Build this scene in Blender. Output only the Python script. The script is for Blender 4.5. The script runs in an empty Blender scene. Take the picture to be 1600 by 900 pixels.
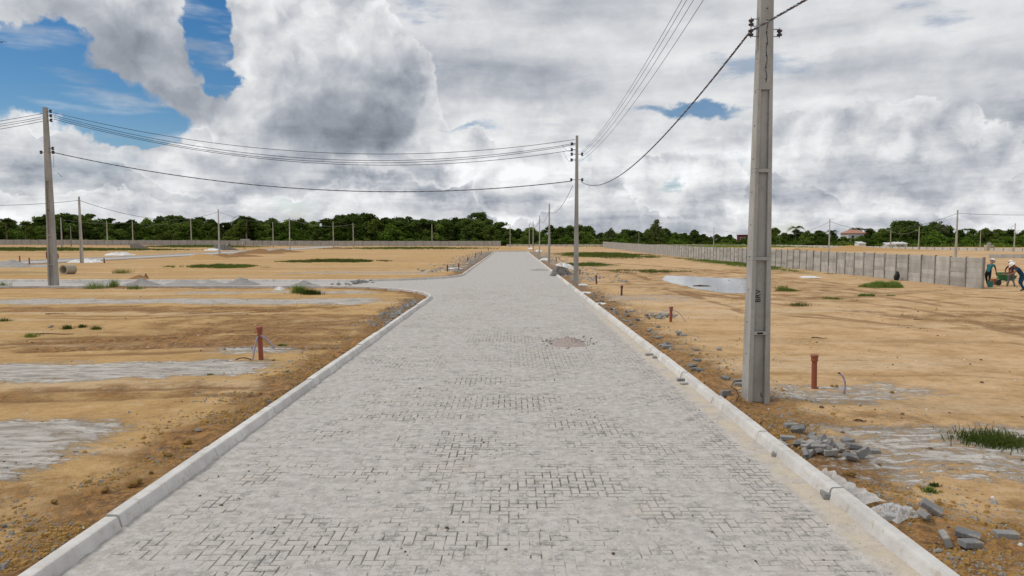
import bpy, bmesh, math, random
import numpy as np
from mathutils import Vector, Matrix, Euler
R = math.radians
PI = math.pi
random.seed(7)
rng = np.random.default_rng(11)
sc = bpy.context.scene
COL = sc.collection
# ------------------------------------------------------------------ camera
CH = 2.85
F = 1066.7
PITCH = R(4.05)
cam = bpy.data.cameras.new('camera')
cam.lens = 24.0; cam.sensor_width = 36.0; cam.clip_start = 0.05; cam.clip_end = 6000
cam_o = bpy.data.objects.new('camera', cam); COL.objects.link(cam_o)
cam_o.location = (0, 0, CH); cam_o.rotation_euler = (PI/2-PITCH, 0, 0)
sc.camera = cam_o
sc.view_settings.view_transform = 'Standard'; sc.view_settings.look = 'None'
sc.view_settings.gamma = 1.0; sc.view_settings.exposure = 0.12
SUN_EL, SUN_AZ = R(54), R(-88)          # azimuth measured clockwise from +Y (view direction)


def ray(px, py):
    a, b = (px-800)/F, (450-py)/F
    c, s = math.cos(PITCH), math.sin(PITCH)
    return Vector((a, c + b*s, -s + b*c))


def at(px, py, Y):
    d = ray(px, py); t = Y/d.y
    return Vector((d.x*t, Y, CH + d.z*t))


# ------------------------------------------------------------------ node helper
class S:
    """a socket with arithmetic"""
    def __init__(s, nt, sock): s.nt, s.k = nt, sock
    def _m(s, op, *a, clamp=False):
        n = s.nt.nodes.new('ShaderNodeMath'); n.operation = op; n.use_clamp = clamp
        for i, v in enumerate((s,)+a):
            if isinstance(v, S): s.nt.links.new(v.k, n.inputs[i])
            else: n.inputs[i].default_value = v
        return S(s.nt, n.outputs[0])
    def __add__(s, o): return s._m('ADD', o)
    __radd__ = __add__
    def __sub__(s, o): return s._m('SUBTRACT', o)
    def __rsub__(s, o): return (s*-1.0)+o
    def __mul__(s, o): return s._m('MULTIPLY', o)
    __rmul__ = __mul__
    def __truediv__(s, o): return s._m('DIVIDE', o)
    def max(s, o): return s._m('MAXIMUM', o)
    def min(s, o): return s._m('MINIMUM', o)
    def clamp(s): return s._m('ADD', 0.0, clamp=True)
    def pow(s, o): return s._m('POWER', o)


class NT:
    def __init__(s, nt): s.nt = nt; nt.nodes.clear()
    def new(s, t, **kw):
        n = s.nt.nodes.new(t)
        for k, v in kw.items(): setattr(n, k, v)
        return n
    def put(s, n, i, v):
        if isinstance(v, S): s.nt.links.new(v.k, n.inputs[i])
        elif v is not None: n.inputs[i].default_value = v
    def out(s, n, i=0): return S(s.nt, n.outputs[i])
    def noise(s, vec, scale, detail=4, rough=.55, dist=0, col=False):
        n = s.new('ShaderNodeTexNoise')
        s.put(n, 'Vector', vec); s.put(n, 'Scale', scale); s.put(n, 'Detail', detail); s.put(n, 'Roughness', rough); s.put(n, 'Distortion', dist)
        return s.out(n, 1 if col else 0)
    def voro(s, vec, scale, feature='F1', detail=0, rough=.5, smooth=.3, out=0):
        n = s.new('ShaderNodeTexVoronoi', feature=feature)
        s.put(n, 'Vector', vec); s.put(n, 'Scale', scale)
        if 'Detail' in n.inputs: s.put(n, 'Detail', detail); s.put(n, 'Roughness', rough)
        if feature == 'SMOOTH_F1': s.put(n, 'Smoothness', smooth)
        return s.out(n, out)
    def vm(s, op, a, b=None, c=None):
        n = s.new('ShaderNodeVectorMath', operation=op)
        s.put(n, 0, a)
        if b is not None: s.put(n, 1, b)
        if c is not None: s.put(n, 2, c)
        return s.out(n, 1 if op == 'LENGTH' else 0)
    def step(s, v, a, b, lo=0., hi=1., smooth=True):
        n = s.new('ShaderNodeMapRange', interpolation_type='SMOOTHSTEP' if smooth else 'LINEAR')
        s.put(n, 0, v); n.inputs[1].default_value = a; n.inputs[2].default_value = b; n.inputs[3].default_value = lo; n.inputs[4].default_value = hi
        return s.out(n)
    def mix(s, f, a, b, mode='MIX'):
        n = s.new('ShaderNodeMix', data_type='RGBA', blend_type=mode)
        s.put(n, 0, f)
        for i, v in ((6, a), (7, b)):
            if isinstance(v, S): s.nt.links.new(v.k, n.inputs[i])
            else: n.inputs[i].default_value = tuple(v)+(1.,) if len(v) == 3 else v
        return S(s.nt, n.outputs[2])
    def xyz(s, x, y, z):
        n = s.new('ShaderNodeCombineXYZ')
        for i, v in enumerate((x, y, z)): s.put(n, i, v)
        return s.out(n)
    def sep(s, v):
        n = s.new('ShaderNodeSeparateXYZ'); s.put(n, 0, v)
        return [s.out(n, i) for i in range(3)]
    def bump(s, h, strength=.5, dist=.02):
        n = s.new('ShaderNodeBump'); s.put(n, 'Height', h); s.put(n, 'Strength', strength); s.put(n, 'Distance', dist)
        return s.out(n)


def sky_uv(px, py):
    d = ray(px, py).normalized()
    return math.atan2(d.x, d.y)*10.67, math.asin(d.z)*10.67


# ------------------------------------------------------------------ world: Nishita sky with a broken cloud deck
def build_world():
    w = bpy.data.worlds.new('World'); sc.world = w; w.use_nodes = True
    N = NT(w.node_tree)
    tc = N.new('ShaderNodeTexCoord'); d = N.vm('NORMALIZE', N.out(tc, 0))
    x, y, z = N.sep(d)
    U = x._m('ARCTAN2', y)*10.67
    V = z._m('ARCSINE')*10.67
    P0 = N.xyz(U, V, 0.)
    D3 = N.vm('MULTIPLY', d, (10.67, 10.67, 10.67))
    wn = N.vm('SUBTRACT', N.noise(D3, .55, 5, .6, col=True), (.5, .5, .5))
    wn2 = N.vm('SUBTRACT', N.noise(D3, 1.9, 5, .62, col=True), (.5, .5, .5))
    P = N.vm('MULTIPLY_ADD', wn, (1.5, 1.1, 0), P0)
    P = N.vm('MULTIPLY_ADD', wn2, (.55, .5, 0), P)

    def blob(px, py, rx, ry, src=P, inner=.25, amp=1.):
        u, v = sky_uv(px, py); a, b = rx/100., ry/100.
        q = N.vm('MULTIPLY_ADD', src, (1/a, 1/b, 0), (-u/a, -v/b, 0))
        return N.step(N.vm('LENGTH', q), 1., inner, 0., amp)

    def total(lst, op='max', **k):
        o = None
        for b in lst:
            q = blob(*b[:4], amp=(b[4] if len(b) > 4 else 1.), **k)
            o = q if o is None else (o.max(q) if op == 'max' else o+q)
        return o
    # clear blue holes
    blue = total([(30, 75, 120, 52), (105, 135, 150, 52), (205, 188, 120, 42), (228, 222, 70, 26), (328, 45, 52, 105), (345, 125, 42, 45, .9),
                  (-160, 120, 160, 90), (-500, 330, 160, 60, .8),
                  (2100, -200, 300, 140, .9), (700, -330, 260, 120, .8), (-700, -100, 300, 200, .9)], inner=.45)
    blue2 = total([(1075, 172, 150, 26, 1.), (900, 255, 70, 34, .8), (1040, 300, 60, 22, .75), (760, 190, 200, 18, .6), (420, 215, 60, 20, .0), (1480, 330, 160, 14, .6)], inner=.1)
    gaps = N.step(N.noise(N.vm('MULTIPLY', d, (5.5, 5.5, 19)), 1.05, 6, .6), .56, .70, 0, .5)
    pale = total([(150, 290, 260, 70, .45), (240, 205, 120, 60, .4), (700, 345, 700, 22, .25)], inner=.1)
    # body of the cumulus heaps (bright) and their thick, dark undersides
    q1 = N.vm('MULTIPLY_ADD', wn2, (.5, .5, .5), D3)
    bill = N.voro(q1, 1.15, 'F1', 2, .5); bill2 = N.voro(N.vm('ADD', q1, (-.12, 0, .22)), 1.15, 'F1', 2, .5)
    relief = bill-bill2
    n3 = N.noise(q1, .85, 5, .55); n4 = N.noise(N.vm('ADD', q1, (-.12, 0, .26)), .85, 5, .55)
    rel2 = n4-n3
    heap = total([(200, 60, 330, 150), (480, 110, 200, 190), (560, 210, 170, 100), (400, 270, 220, 45), (90, 165, 70, 40), (830, 290, 110, 70), (1070, 300, 120, 60),
                  (700, 235, 90, 60, .8), (1400, 240, 170, 90, .7), (1230, 230, 120, 60, .5), (1560, 310, 90, 40, .8), (60, 350, 300, 40, .5), (2100, 200, 300, 200, .8), (-500, 100, 300, 160, .9)], inner=.6)
    dark = total([(215, 85, 190, 100, .85), (310, 160, 130, 55, .8), (120, 25, 190, 70, .6), (545, 205, 170, 90, 1.), (590, 130, 95, 120, .62), (470, 120, 110, 120, .42),
                  (640, 255, 130, 40, .8), (420, 262, 220, 36, .72), (620, 292, 320, 26, .7), (800, 310, 260, 22, .4), (1240, 300, 180, 36, .5), (1420, 275, 170, 46, .55),
                  (1180, 210, 120, 50, .35), (1500, 160, 300, 50, .30), (1250, 105, 300, 26, .25), (800, 120, 260, 40, .22), (1560, 255, 120, 40, .4), (900, 225, 150, 30, .25),
                  (100, 262, 150, 22, .35), (1350, 345, 350, 22, .3), (250, 335, 350, 16, .3)], inner=.1)
    bright = total([(395, 55, 70, 75, .8), (280, 95, 60, 40, .5), (430, 250, 0.1, .1), (850, 285, 90, 45, .9), (1075, 290, 90, 35, .8), (680, 35, 210, 50, .45), (390, 150, 60, 60, .55),
                    (250, 262, 200, 18, .7), (540, 268, 260, 18, .75), (1400, 205, 60, 40, .5), (680, 205, 60, 60, .55), (1000, 60, 300, 80, .22), (760, 178, 260, 24, .45), (1300, 160, 240, 16, .45),
                    (1560, 312, 80, 26, .8), (1150, 315, 60, 30, .5), (90, 160, 50, 30, .5), (700, 262, 150, 20, .6), (30, 340, 80, 18, .6), (1340, 330, 90, 12, .4)], inner=.1)
    streak = N.noise(N.vm('MULTIPLY_ADD', wn, (1.0, 1.0, .7), N.vm('MULTIPLY', d, (3.2, 3.2, 22))), .7, 5, .52)
    low = N.step(V, 2.4, .6)
    fine = N.noise(N.vm('MULTIPLY', D3, (1, 1, 2.4)), 1.5, 4, .6)
    lb = .70 + (streak-.5)*(.95+low*.3) + rel2*(.35+low*.75) + (fine-.5)*(.16+low*.22) + bright*.16 - dark*.40
    hb = N.step(heap + (n3-.5)*.9 - relief*.22, .34, .46)
    rim = N.step(heap + (n3-.5)*.9, .85, .40)
    lh = .72 + bright*.16 + rim*.07 - dark*.40*(1.-rim*.3) + rel2*1.15*(1.-dark*.55) + relief*.34*(1.-dark*.7)
    L = lb*(1.-hb) + lh*hb
    lay = N.noise(N.vm('MULTIPLY_ADD', wn2, (.5, .5, .4), N.vm('MULTIPLY', d, (8, 8, 46))), .8, 5, .6)
    L = L + low*((lay-.5)*.85+.01)
    L = N.step(L, .10, 1.0, .11, .90, smooth=False)
    cloud = N.mix(N.step(L, .2, .75), (.80, .885, 1.04), (.975, .99, 1.01))
    cl = N.vm('MULTIPLY', cloud, N.xyz(L, L, L))
    # cover
    nb = N.noise(D3, .8, 6, .6)
    bl = N.step(blue*1.3 + (nb-.5)*1.9 - heap*.1, .40, .92)
    wisp = N.noise(N.vm('MULTIPLY', d, (6, 6, 30)), 1.2, 4, .6)
    cover = 1.-bl*(1.-N.step(wisp, .48, .72)*.45)
    cover = cover*(1.-N.step(blue2*1.05+(wisp-.5)*1.5+(nb-.5)*.8, .50, 1.05)*.88)
    cover = cover*(1.-pale*.6*N.step(nb, .35, .65))*(1.-gaps*(1.-hb))
    hz = N.step(V, 2.2, 0., 0., .10)
    sky = N.new('ShaderNodeTexSky', sky_type='NISHITA', sun_disc=False)
    sky.sun_elevation = SUN_EL; sky.sun_rotation = SUN_AZ; sky.air_density = 1.0; sky.dust_density = .2; sky.ozone_density = 3.0
    hs = N.new('ShaderNodeHueSaturation'); hs.inputs['Saturation'].default_value = 1.35; N.nt.links.new(sky.outputs[0], hs.inputs['Color']); sky = hs
    b1 = N.new('ShaderNodeBackground'); N.nt.links.new(sky.outputs[0], b1.inputs[0]); b1.inputs[1].default_value = .072
    b2 = N.new('ShaderNodeBackground'); N.put(b2, 0, cl); b2.inputs[1].default_value = 1.0
    mx = N.new('ShaderNodeMixShader'); N.put(mx, 0, (cover+hz).clamp())
    N.nt.links.new(b1.outputs[0], mx.inputs[1]); N.nt.links.new(b2.outputs[0], mx.inputs[2])
    o = N.new('ShaderNodeOutputWorld'); N.nt.links.new(mx.outputs[0], o.inputs[0])
    w.cycles.sampling_method = 'MANUAL'; w.cycles.sample_map_resolution = 512


build_world()
sun = bpy.data.lights.new('sun', 'SUN'); sun.energy = 1.5; sun.angle = R(11); sun.color = (1., .95, .87)
sun_o = bpy.data.objects.new('sun', sun); COL.objects.link(sun_o)
sdir = Vector((math.sin(SUN_AZ)*math.cos(SUN_EL), math.cos(SUN_AZ)*math.cos(SUN_EL), math.sin(SUN_EL)))
sun_o.rotation_euler = sdir.to_track_quat('Z', 'Y').to_euler()


# ------------------------------------------------------------------ materials
def mat(name, fn, rough=.85, spec=.3):
    m = bpy.data.materials.new(name); m.use_nodes = True
    N = NT(m.node_tree)
    tc = N.new('ShaderNodeTexCoord'); geo = N.new('ShaderNodeNewGeometry'); oi = N.new('ShaderNodeObjectInfo')
    N.obj = N.out(tc, 3); N.pos = N.out(geo, 0); N.rnd = S(N.nt, oi.outputs['Random'])
    b = N.new('ShaderNodeBsdfPrincipled'); b.inputs['Roughness'].default_value = rough; b.inputs['Specular IOR Level'].default_value = spec
    c, bmp = fn(N)[:2] if True else None
    if isinstance(c, S): N.nt.links.new(c.k, b.inputs['Base Color'])
    else: b.inputs['Base Color'].default_value = tuple(c)+(1.,)
    if bmp is not None: N.nt.links.new(bmp.k, b.inputs['Normal'])
    o = N.new('ShaderNodeOutputMaterial'); N.nt.links.new(b.outputs[0], o.inputs[0])
    m['b'] = b.name
    return m


def plain(name, c, var=.25, scale=6, rough=.8, spec=.3, bump=.25, dist=.01):
    def fn(N):
        n = N.noise(N.obj, scale, 6, .6)
        k = (n-.5)*2*var + (N.rnd-.5)*var*.6 + 1.
        return N.vm('MULTIPLY', tuple(c), N.xyz(k, k, k)), (N.bump(N.noise(N.obj, scale*5, 5, .6), bump, dist) if bump else None)
    return mat(name, fn, rough, spec)


def _ground(N):
    a = N.new('ShaderNodeAttribute'); a.attribute_name = 'mask'
    gr, br, gn = N.sep(N.out(a, 1))
    p = N.pos
    n1 = N.noise(N.vm('MULTIPLY', p, (.22, .55, 1)), 1., 7, .62)
    n2 = N.noise(p, .9, 8, .62)
    n3 = N.noise(p, 7., 6, .65)
    n4 = N.noise(p, 45., 4, .7)
    px = N.sep(p)[0]
    right = N.step(px, 0., 9.)
    n0 = N.noise(N.vm('MULTIPLY', p, (.09, .30, 1)), 1., 5, .6)
    sand = N.mix(right, (.52, .335, .148), (.60, .405, .225))
    nf = N.noise(N.vm('MULTIPLY', p, (.018, .07, 1)), 1., 5, .65)
    sand = N.mix(N.step(nf, .48, .62)*N.step(N.sep(p)[1], 18., 50.)*.55, sand, (.40, .235, .115))
    n7 = N.noise(N.vm('MULTIPLY', p, (1, 2.2, 1)), 2.6, 7, .72)
    sand = N.mix(N.step(n2, .40, .66)*.6, sand, (.38, .225, .085))
    sand = N.mix(N.step(n1, .50, .66)*.65, sand, (.40, .245, .105))
    sand = N.mix(N.step(n0, .55, .68)*.55, sand, (.34, .215, .105))
    sand = N.mix(N.step(N.noise(N.vm('MULTIPLY', p, (.05, .4, 1)), 1.3, 6, .6), .52, .62)*.5, sand, (.62, .47, .31))
    # wheel ruts wandering across the open ground
    wv = N.noise(p, .06, 3, .5)
    ty = N.sep(p)[1]*.55 + px*.16 + wv*9.
    rut = N.step((ty._m('FRACT')-.5)._m('ABSOLUTE'), .10, .02)*N.step(N.noise(N.vm('MULTIPLY', p, (.15, .5, 1)), .8, 3, .6), .50, .60)*right
    sand = N.mix(rut*N.step(n3, .35, .6)*.6, sand, (.27, .165, .08))
    sand = N.mix(N.step(n7, .52, .66)*.5, sand, (.33, .20, .09))
    sand = N.mix(N.step(n7, .46, .36)*.35, sand, (.64, .49, .33))
    rr_ = N.out(a, 3)
    sand = N.mix(N.step(rr_+(n3-.5)*.6, .22, .75)*.75, sand, (.22, .125, .055))
    brm = N.step(br + (n2-.5)*1.3 + (n3-.5)*.9, .30, .70)
    earth = N.mix(N.step(n3, .35, .65), (.115, .058, .026), (.36, .19, .07))
    c = N.mix(brm*.85, sand, earth)
    g0 = N.noise(N.vm('MULTIPLY', p, (.8, 4.5, 1)), 1.6, 7, .66, .6)
    grm = N.step(gr + (n3-.5)*1.5 + (g0-.5)*1.2 + (n2-.5)*.9, .36, .72)
    gcol = N.mix(N.step(g0, .38, .62), (.30, .28, .255), (.58, .555, .52))
    c = N.mix(grm*.92, c, gcol)
    c = N.mix(N.step(gn + (n3-.5)*.9, .4, .8)*.6, c, (.10, .12, .035))
    # pebbles / grit
    v = N.voro(p, 26., out=0); vc = N.voro(p, 26., out=1)
    vr = N.sep(vc)[0]
    grit = N.step(v, .30, .16)*N.step(vr, .70, .78)*(br.max(gr)*.9+.10).clamp()
    c = N.mix(grit*.8, c, N.mix(vr, (.30, .28, .25), (.62, .58, .52)))
    v2 = N.voro(p, 9., out=0); v2r = N.sep(N.voro(p, 9., out=1))[0]
    lump = N.step(v2, .42, .2)*N.step(v2r, .76, .82)*N.step(br, .15, .6)
    c = N.mix(lump*.5, c, (.42, .24, .07))
    # little dark scraps of debris and dry bits
    v3 = N.voro(N.vm('MULTIPLY', p, (1, 1.8, 1)), 2.6, out=0); v3r = N.sep(N.voro(N.vm('MULTIPLY', p, (1, 1.8, 1)), 2.6, out=1))[0]
    c = N.mix(N.step(v3+(n4-.5)*.1, .13, .07)*N.step(v3r, .72, .76)*.75, c, (.12, .075, .04))
    k = (n4-.5)*.8+(n3-.5)*.6+1.
    c = N.vm('MULTIPLY', c, N.xyz(k, k, k))
    h = n4*.5+n3*1.1-rut*.8+grit*.35+lump*.9*N.step(v2, .42, .0)+g0*grm*1.3+brm*n3*.9
    return c, N.bump(h, .9, .04)


M = {}
M['ground'] = mat('sand_ground', _ground, .95, .15)


def _road(N):
    p = N.pos
    n1 = N.noise(p, .55, 7, .6); n3 = N.noise(p, 6.5, 7, .68); n4 = N.noise(p, 70., 3, .7); n5 = N.noise(N.vm('MULTIPLY', p, (1.2, 3.5, 1)), 1.7, 6, .65, .4)
    x, y, z = N.sep(p)
    c = N.mix(N.step(n3, .32, .68), (.37, .345, .32), (.545, .515, .485))
    c = N.mix(N.step(n1, .55, .75)*.45, c, (.40, .355, .30))
    c = N.mix(N.step(n5, .54, .66)*.45, c, (.31, .29, .27))
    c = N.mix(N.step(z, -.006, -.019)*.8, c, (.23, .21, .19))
    c = N.mix(N.step(N.noise(N.vm('MULTIPLY', p, (1, 2.2, 1)), 9., 5, .75), .56, .68)*.4, c, (.27, .25, .235))
    edge = N.step(x, 3.12, 3.28)*N.step(x, 4.4, 4.2)*N.step(y, 34., 22.)
    c = N.mix(edge*N.step(N.noise(p, 1.8, 5, .6), .3, .6)*.75, c, (.56, .475, .36))
    v = N.voro(p, 22., out=0); vr = N.sep(N.voro(p, 22., out=1))[0]
    sp = N.step(v, .26, .14)*N.step(vr, .80, .84)
    c = N.mix(sp*.65, c, N.mix(N.step(vr, .82, 1.), (.14, .13, .12), (.6, .57, .53)))
    k = (n4-.5)*.8+1.
    c = N.vm('MULTIPLY', c, N.xyz(k, k, k))
    # past the individually laid pavers the courses show only as fine cross-joints
    far = N.step(y, 40., 46.)
    rows = N.step(y._m('FRACT'), .90, .98)
    seg = N.step(N.noise(N.vm('MULTIPLY', p, (.9, .35, 1)), 1., 4, .6), .45, .6)
    c = N.mix(far*rows*seg*.35, c, (.25, .24, .23))
    h = n3*.8+n4*.55+n5*.5+sp*.4
    return c, N.bump(h, .6, .016)


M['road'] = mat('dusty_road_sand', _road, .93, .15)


def _paver(N):
    p = N.pos
    a = N.new('ShaderNodeAttribute'); a.attribute_name = 'tone'
    t = N.out(a, 2)+N.rnd
    n = N.noise(p, 5.5, 7, .68); n4 = N.noise(p, 90., 3, .7); n1 = N.noise(p, .8, 5, .6)
    c = N.mix(t._m('FRACT'), (.255, .25, .24), (.40, .375, .345))
    c = N.mix(N.step(n1+n*.35, .68, .80)*.35, c, (.40, .33, .25))
    dust = N.step(n+(N.noise(p, 22., 4, .6)-.5)*.35, .34, .56)
    c = N.mix(dust*.85, c, (.52, .485, .45))
    k = (n4-.5)*.6+1.
    return N.vm('MULTIPLY', c, N.xyz(k, k, k)), N.bump(n4*.6+n*.5, .5, .006)


M['paver'] = mat('concrete_paver', _paver, .9, .2)


def _loose(N):
    n = N.noise(N.obj, 16., 6, .65); n4 = N.noise(N.obj, 120., 3, .7)
    c = N.mix(N.rnd, (.15, .155, .165), (.33, .325, .315))
    c = N.mix(N.step(n, .5, .66)*.6, c, (.46, .38, .28))
    k = (n4-.5)*.5+1.
    return N.vm('MULTIPLY', c, N.xyz(k, k, k)), N.bump(n4, .5, .004)


M['loose'] = mat('loose_concrete', _loose, .9, .2)


def _conc(N, c1, c2, stain, sc_=1., rv=.14, sa=.45):
    n = N.noise(N.vm('MULTIPLY', N.pos, (1, 1, .45)), 2.2*sc_, 8, .66); n4 = N.noise(N.pos, 60., 4, .7); n5 = N.noise(N.pos, 9., 6, .65)
    c = N.mix(N.step(n, .3, .7), c1, c2)
    c = N.mix(N.step(n5, .52, .7)*sa, c, stain)
    pit = N.step(N.voro(N.pos, 55., out=0), .16, .08)*N.step(N.sep(N.voro(N.pos, 55., out=1))[0], .7, .75)
    k = (n4-.5)*.28+1.+(N.rnd-.5)*rv-pit*.45
    return N.vm('MULTIPLY', c, N.xyz(k, k, k)), N.bump(n4*.4+n5*.6-pit, .45, .006)


M['kerb'] = mat('kerb_concrete', lambda N: _conc(N, (.52, .50, .475), (.68, .665, .64), (.43, .34, .235), 1., .2, .6), .9, .2)
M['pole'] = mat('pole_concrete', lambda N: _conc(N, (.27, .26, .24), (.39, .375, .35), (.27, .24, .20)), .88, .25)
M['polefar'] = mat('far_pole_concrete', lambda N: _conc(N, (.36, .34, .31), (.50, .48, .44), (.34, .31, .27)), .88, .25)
M['wall'] = mat('panel_concrete', lambda N: _conc(N, (.33, .315, .295), (.47, .455, .43), (.30, .285, .26), .8, .34), .92, .15)
M['wallpost'] = mat('post_concrete', lambda N: _conc(N, (.20, .19, .175), (.31, .295, .27), (.22, .20, .18)), .92, .15)
M['gravel'] = plain('grey_gravel', (.34, .325, .31), .4, 4, .95, .1, .9, .05)
M['pinkgravel'] = plain('pinkish_rubble', (.33, .28, .255), .7, 12, .95, .1, .9, .03)
M['brownsoil'] = plain('dug_soil', (.28, .165, .08), .4, 3, .95, .1, .9, .05)
M['ochresoil'] = plain('ochre_soil', (.43, .27, .12), .3, 3, .95, .1, .9, .05)
M['clod'] = plain('ochre_clod', (.36, .22, .075), .45, 14, .95, .1, .9, .02)
M['stone'] = plain('grey_stone', (.29, .285, .265), .35, 14, .85, .3, .7, .02)
M['pvc'] = plain('red_brown_pvc', (.27, .075, .040), .18, 8, .5, .4, .1, .003)
M['pvcdark'] = plain('dark_pvc', (.13, .045, .03), .18, 8, .55, .4, 0)
M['hose'] = plain('lilac_hose', (.33, .31, .44), .15, 8, .5, .4, 0)
M['hosedark'] = plain('dark_hose', (.06, .05, .05), .15, 8, .6, .3, 0)
M['black'] = plain('black_rubber', (.018, .018, .02), .2, 8, .5, .4, 0)
M['cable'] = plain('cable_black', (.022, .022, .025), .2, 3, .45, .5, 0)
M['cableblue'] = plain('cable_blue_grey', (.20, .26, .29), .2, 3, .45, .5, 0)
M['cablered'] = plain('cable_maroon', (.09, .03, .035), .2, 3, .45, .5, 0)
M['metal'] = plain('galvanised_steel', (.22, .22, .22), .3, 8, .5, .6, 0)
M['porcelain'] = plain('dark_porcelain', (.035, .018, .015), .2, 8, .25, .6, 0)
M['wood'] = plain('weathered_wood', (.13, .085, .05), .4, 12, .9, .1, .5)
M['ring'] = plain('pale_ring_concrete', (.40, .36, .27), .25, 5, .9, .2, .4)
M['white'] = plain('white_sheet', (.74, .74, .74), .12, 5, .5, .4, .4, .02)
M['plaster'] = plain('white_plaster', (.62, .60, .57), .15, 2, .9, .1, .2)
M['rooftile'] = plain('faded_clay_tiles', (.38, .20, .15), .25, 5, .9, .1, .3)
M['redwall'] = plain('dull_red_wall', (.15, .04, .035), .2, 3, .9, .1, .2)
M['window'] = plain('dark_window', (.03, .035, .04), .1, 3, .2, .6, 0)
M['bark'] = plain('grey_bark', (.15, .12, .09), .35, 4, .95, .1, .6)
M['green'] = plain('green_painted_steel', (.02, .14, .055), .3, 8, .5, .4, .2)
M['teal'] = plain('teal_plastic', (.03, .17, .17), .2, 8, .5, .4, 0)
M['orange'] = plain('orange_plastic', (.42, .12, .04), .2, 8, .5, .4, 0)
M['skin'] = plain('brown_skin', (.23, .11, .065), .12, 8, .6, .35, 0)
M['teal_shirt'] = plain('teal_cotton', (.028, .13, .15), .3, 9, .9, .1, .5)
M['maroon_shirt'] = plain('maroon_cotton', (.13, .03, .03), .3, 9, .9, .1, .5)
M['blue_shirt'] = plain('navy_cotton', (.02, .06, .11), .3, 9, .9, .1, .5)
M['black_cloth'] = plain('black_cotton', (.016, .016, .018), .3, 9, .9, .1, .5)
M['grey_cloth'] = plain('grey_trouser_cotton', (.15, .13, .15), .3, 9, .9, .1, .5)
M['orange_cloth'] = plain('orange_cotton', (.40, .12, .05), .3, 9, .9, .1, .5)
M['tan_cloth'] = plain('tan_cotton', (.36, .24, .13), .3, 9, .9, .1, .5)
M['boot'] = plain('dark_boot', (.03, .022, .018), .2, 9, .7, .3, 0)
M['helmet'] = plain('white_helmet', (.80, .79, .76), .05, 5, .35, .5, 0)
M['ink'] = plain('black_stencil_ink', (.02, .02, .02), .3, 30, .8, .1, 0)
M['hole'] = plain('dark_hole', (.02, .018, .016), .1, 5, .9, .1, 0)


def _tarp(N):
    n = N.noise(N.pos, 9., 6, .6)
    return N.mix(N.step(n, .35, .6), (.55, .56, .58), (.82, .83, .84)), N.bump(N.noise(N.pos, 22., 4, .6, 1.), .8, .02)


M['plastic'] = mat('clear_plastic_film', _tarp, .25, .6)
pb = M['plastic'].node_tree.nodes[M['plastic']['b']]; pb.inputs['Alpha'].default_value = .50


def _water(N):
    return (.10, .085, .055), N.bump(N.noise(N.vm('MULTIPLY', N.pos, (1, 2.5, 1)), 3., 3, .5), .05, .02)


M['water'] = mat('muddy_water', _water, .035, .9)


def leafmat(name, c1, c2, trans=.25):
    m = bpy.data.materials.new(name); m.use_nodes = True
    N = NT(m.node_tree)
    oi = N.new('ShaderNodeObjectInfo'); geo = N.new('ShaderNodeNewGeometry'); tc = N.new('ShaderNodeTexCoord')
    n = N.noise(N.out(tc, 3), .7, 3, .6)
    r = S(N.nt, geo.outputs['Random Per Island'])
    f = (r*.55+N.step(n, .35, .65)*.45)
    c = N.mix(f, c1, c2)
    k = S(N.nt, oi.outputs['Random'])*.95+.6
    c = N.vm('MULTIPLY', c, N.xyz(k, k, k*.9))
    d = N.new('ShaderNodeBsdfDiffuse'); t = N.new('ShaderNodeBsdfTranslucent'); mx = N.new('ShaderNodeMixShader'); mx.inputs[0].default_value = trans
    N.put(d, 0, c); N.put(t, 0, c)
    N.nt.links.new(d.outputs[0], mx.inputs[1]); N.nt.links.new(t.outputs[0], mx.inputs[2])
    o = N.new('ShaderNodeOutputMaterial'); N.nt.links.new(mx.outputs[0], o.inputs[0])
    return m


M['leafdark'] = leafmat('dark_foliage', (.032, .058, .016), (.12, .17, .042))
M['leafmid'] = leafmat('mid_foliage', (.055, .095, .02), (.18, .24, .055))
M['leaflight'] = leafmat('yellow_green_foliage', (.055, .105, .016), (.13, .20, .035))
M['leafpale'] = leafmat('pale_foliage', (.07, .10, .045), (.17, .20, .10))
M['grass'] = leafmat('field_grass', (.07, .115, .025), (.22, .27, .075), .3)
M['drygrass'] = leafmat('dry_grass', (.12, .10, .04), (.28, .22, .10), .3)


# ------------------------------------------------------------------ object helpers
def link(name, me=None, parent=None, loc=(0, 0, 0), rot=(0, 0, 0)):
    o = bpy.data.objects.new(name, me); COL.objects.link(o)
    o.location = loc; o.rotation_euler = rot
    if parent is not None: o.parent = parent
    return o


def tag(o, label=None, cat=None, group=None, kind=None):
    for k, v in (('label', label), ('category', cat), ('group', group), ('kind', kind)):
        if v: o[k] = v
    return o


def thing(name, label, cat, loc=(0, 0, 0), rz=0, group=None):
    return tag(link(name, None, None, loc, (0, 0, rz)), label, cat, group)


def mesh(name, v, f, m, smooth=False):
    me = bpy.data.meshes.new(name); me.from_pydata([tuple(p) for p in v], [], f)
    ms = m if isinstance(m, (list, tuple)) else [m]
    for q in ms: me.materials.append(q)
    if smooth: me.polygons.foreach_set('use_smooth', [True]*len(me.polygons))
    me.update(); return me


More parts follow.
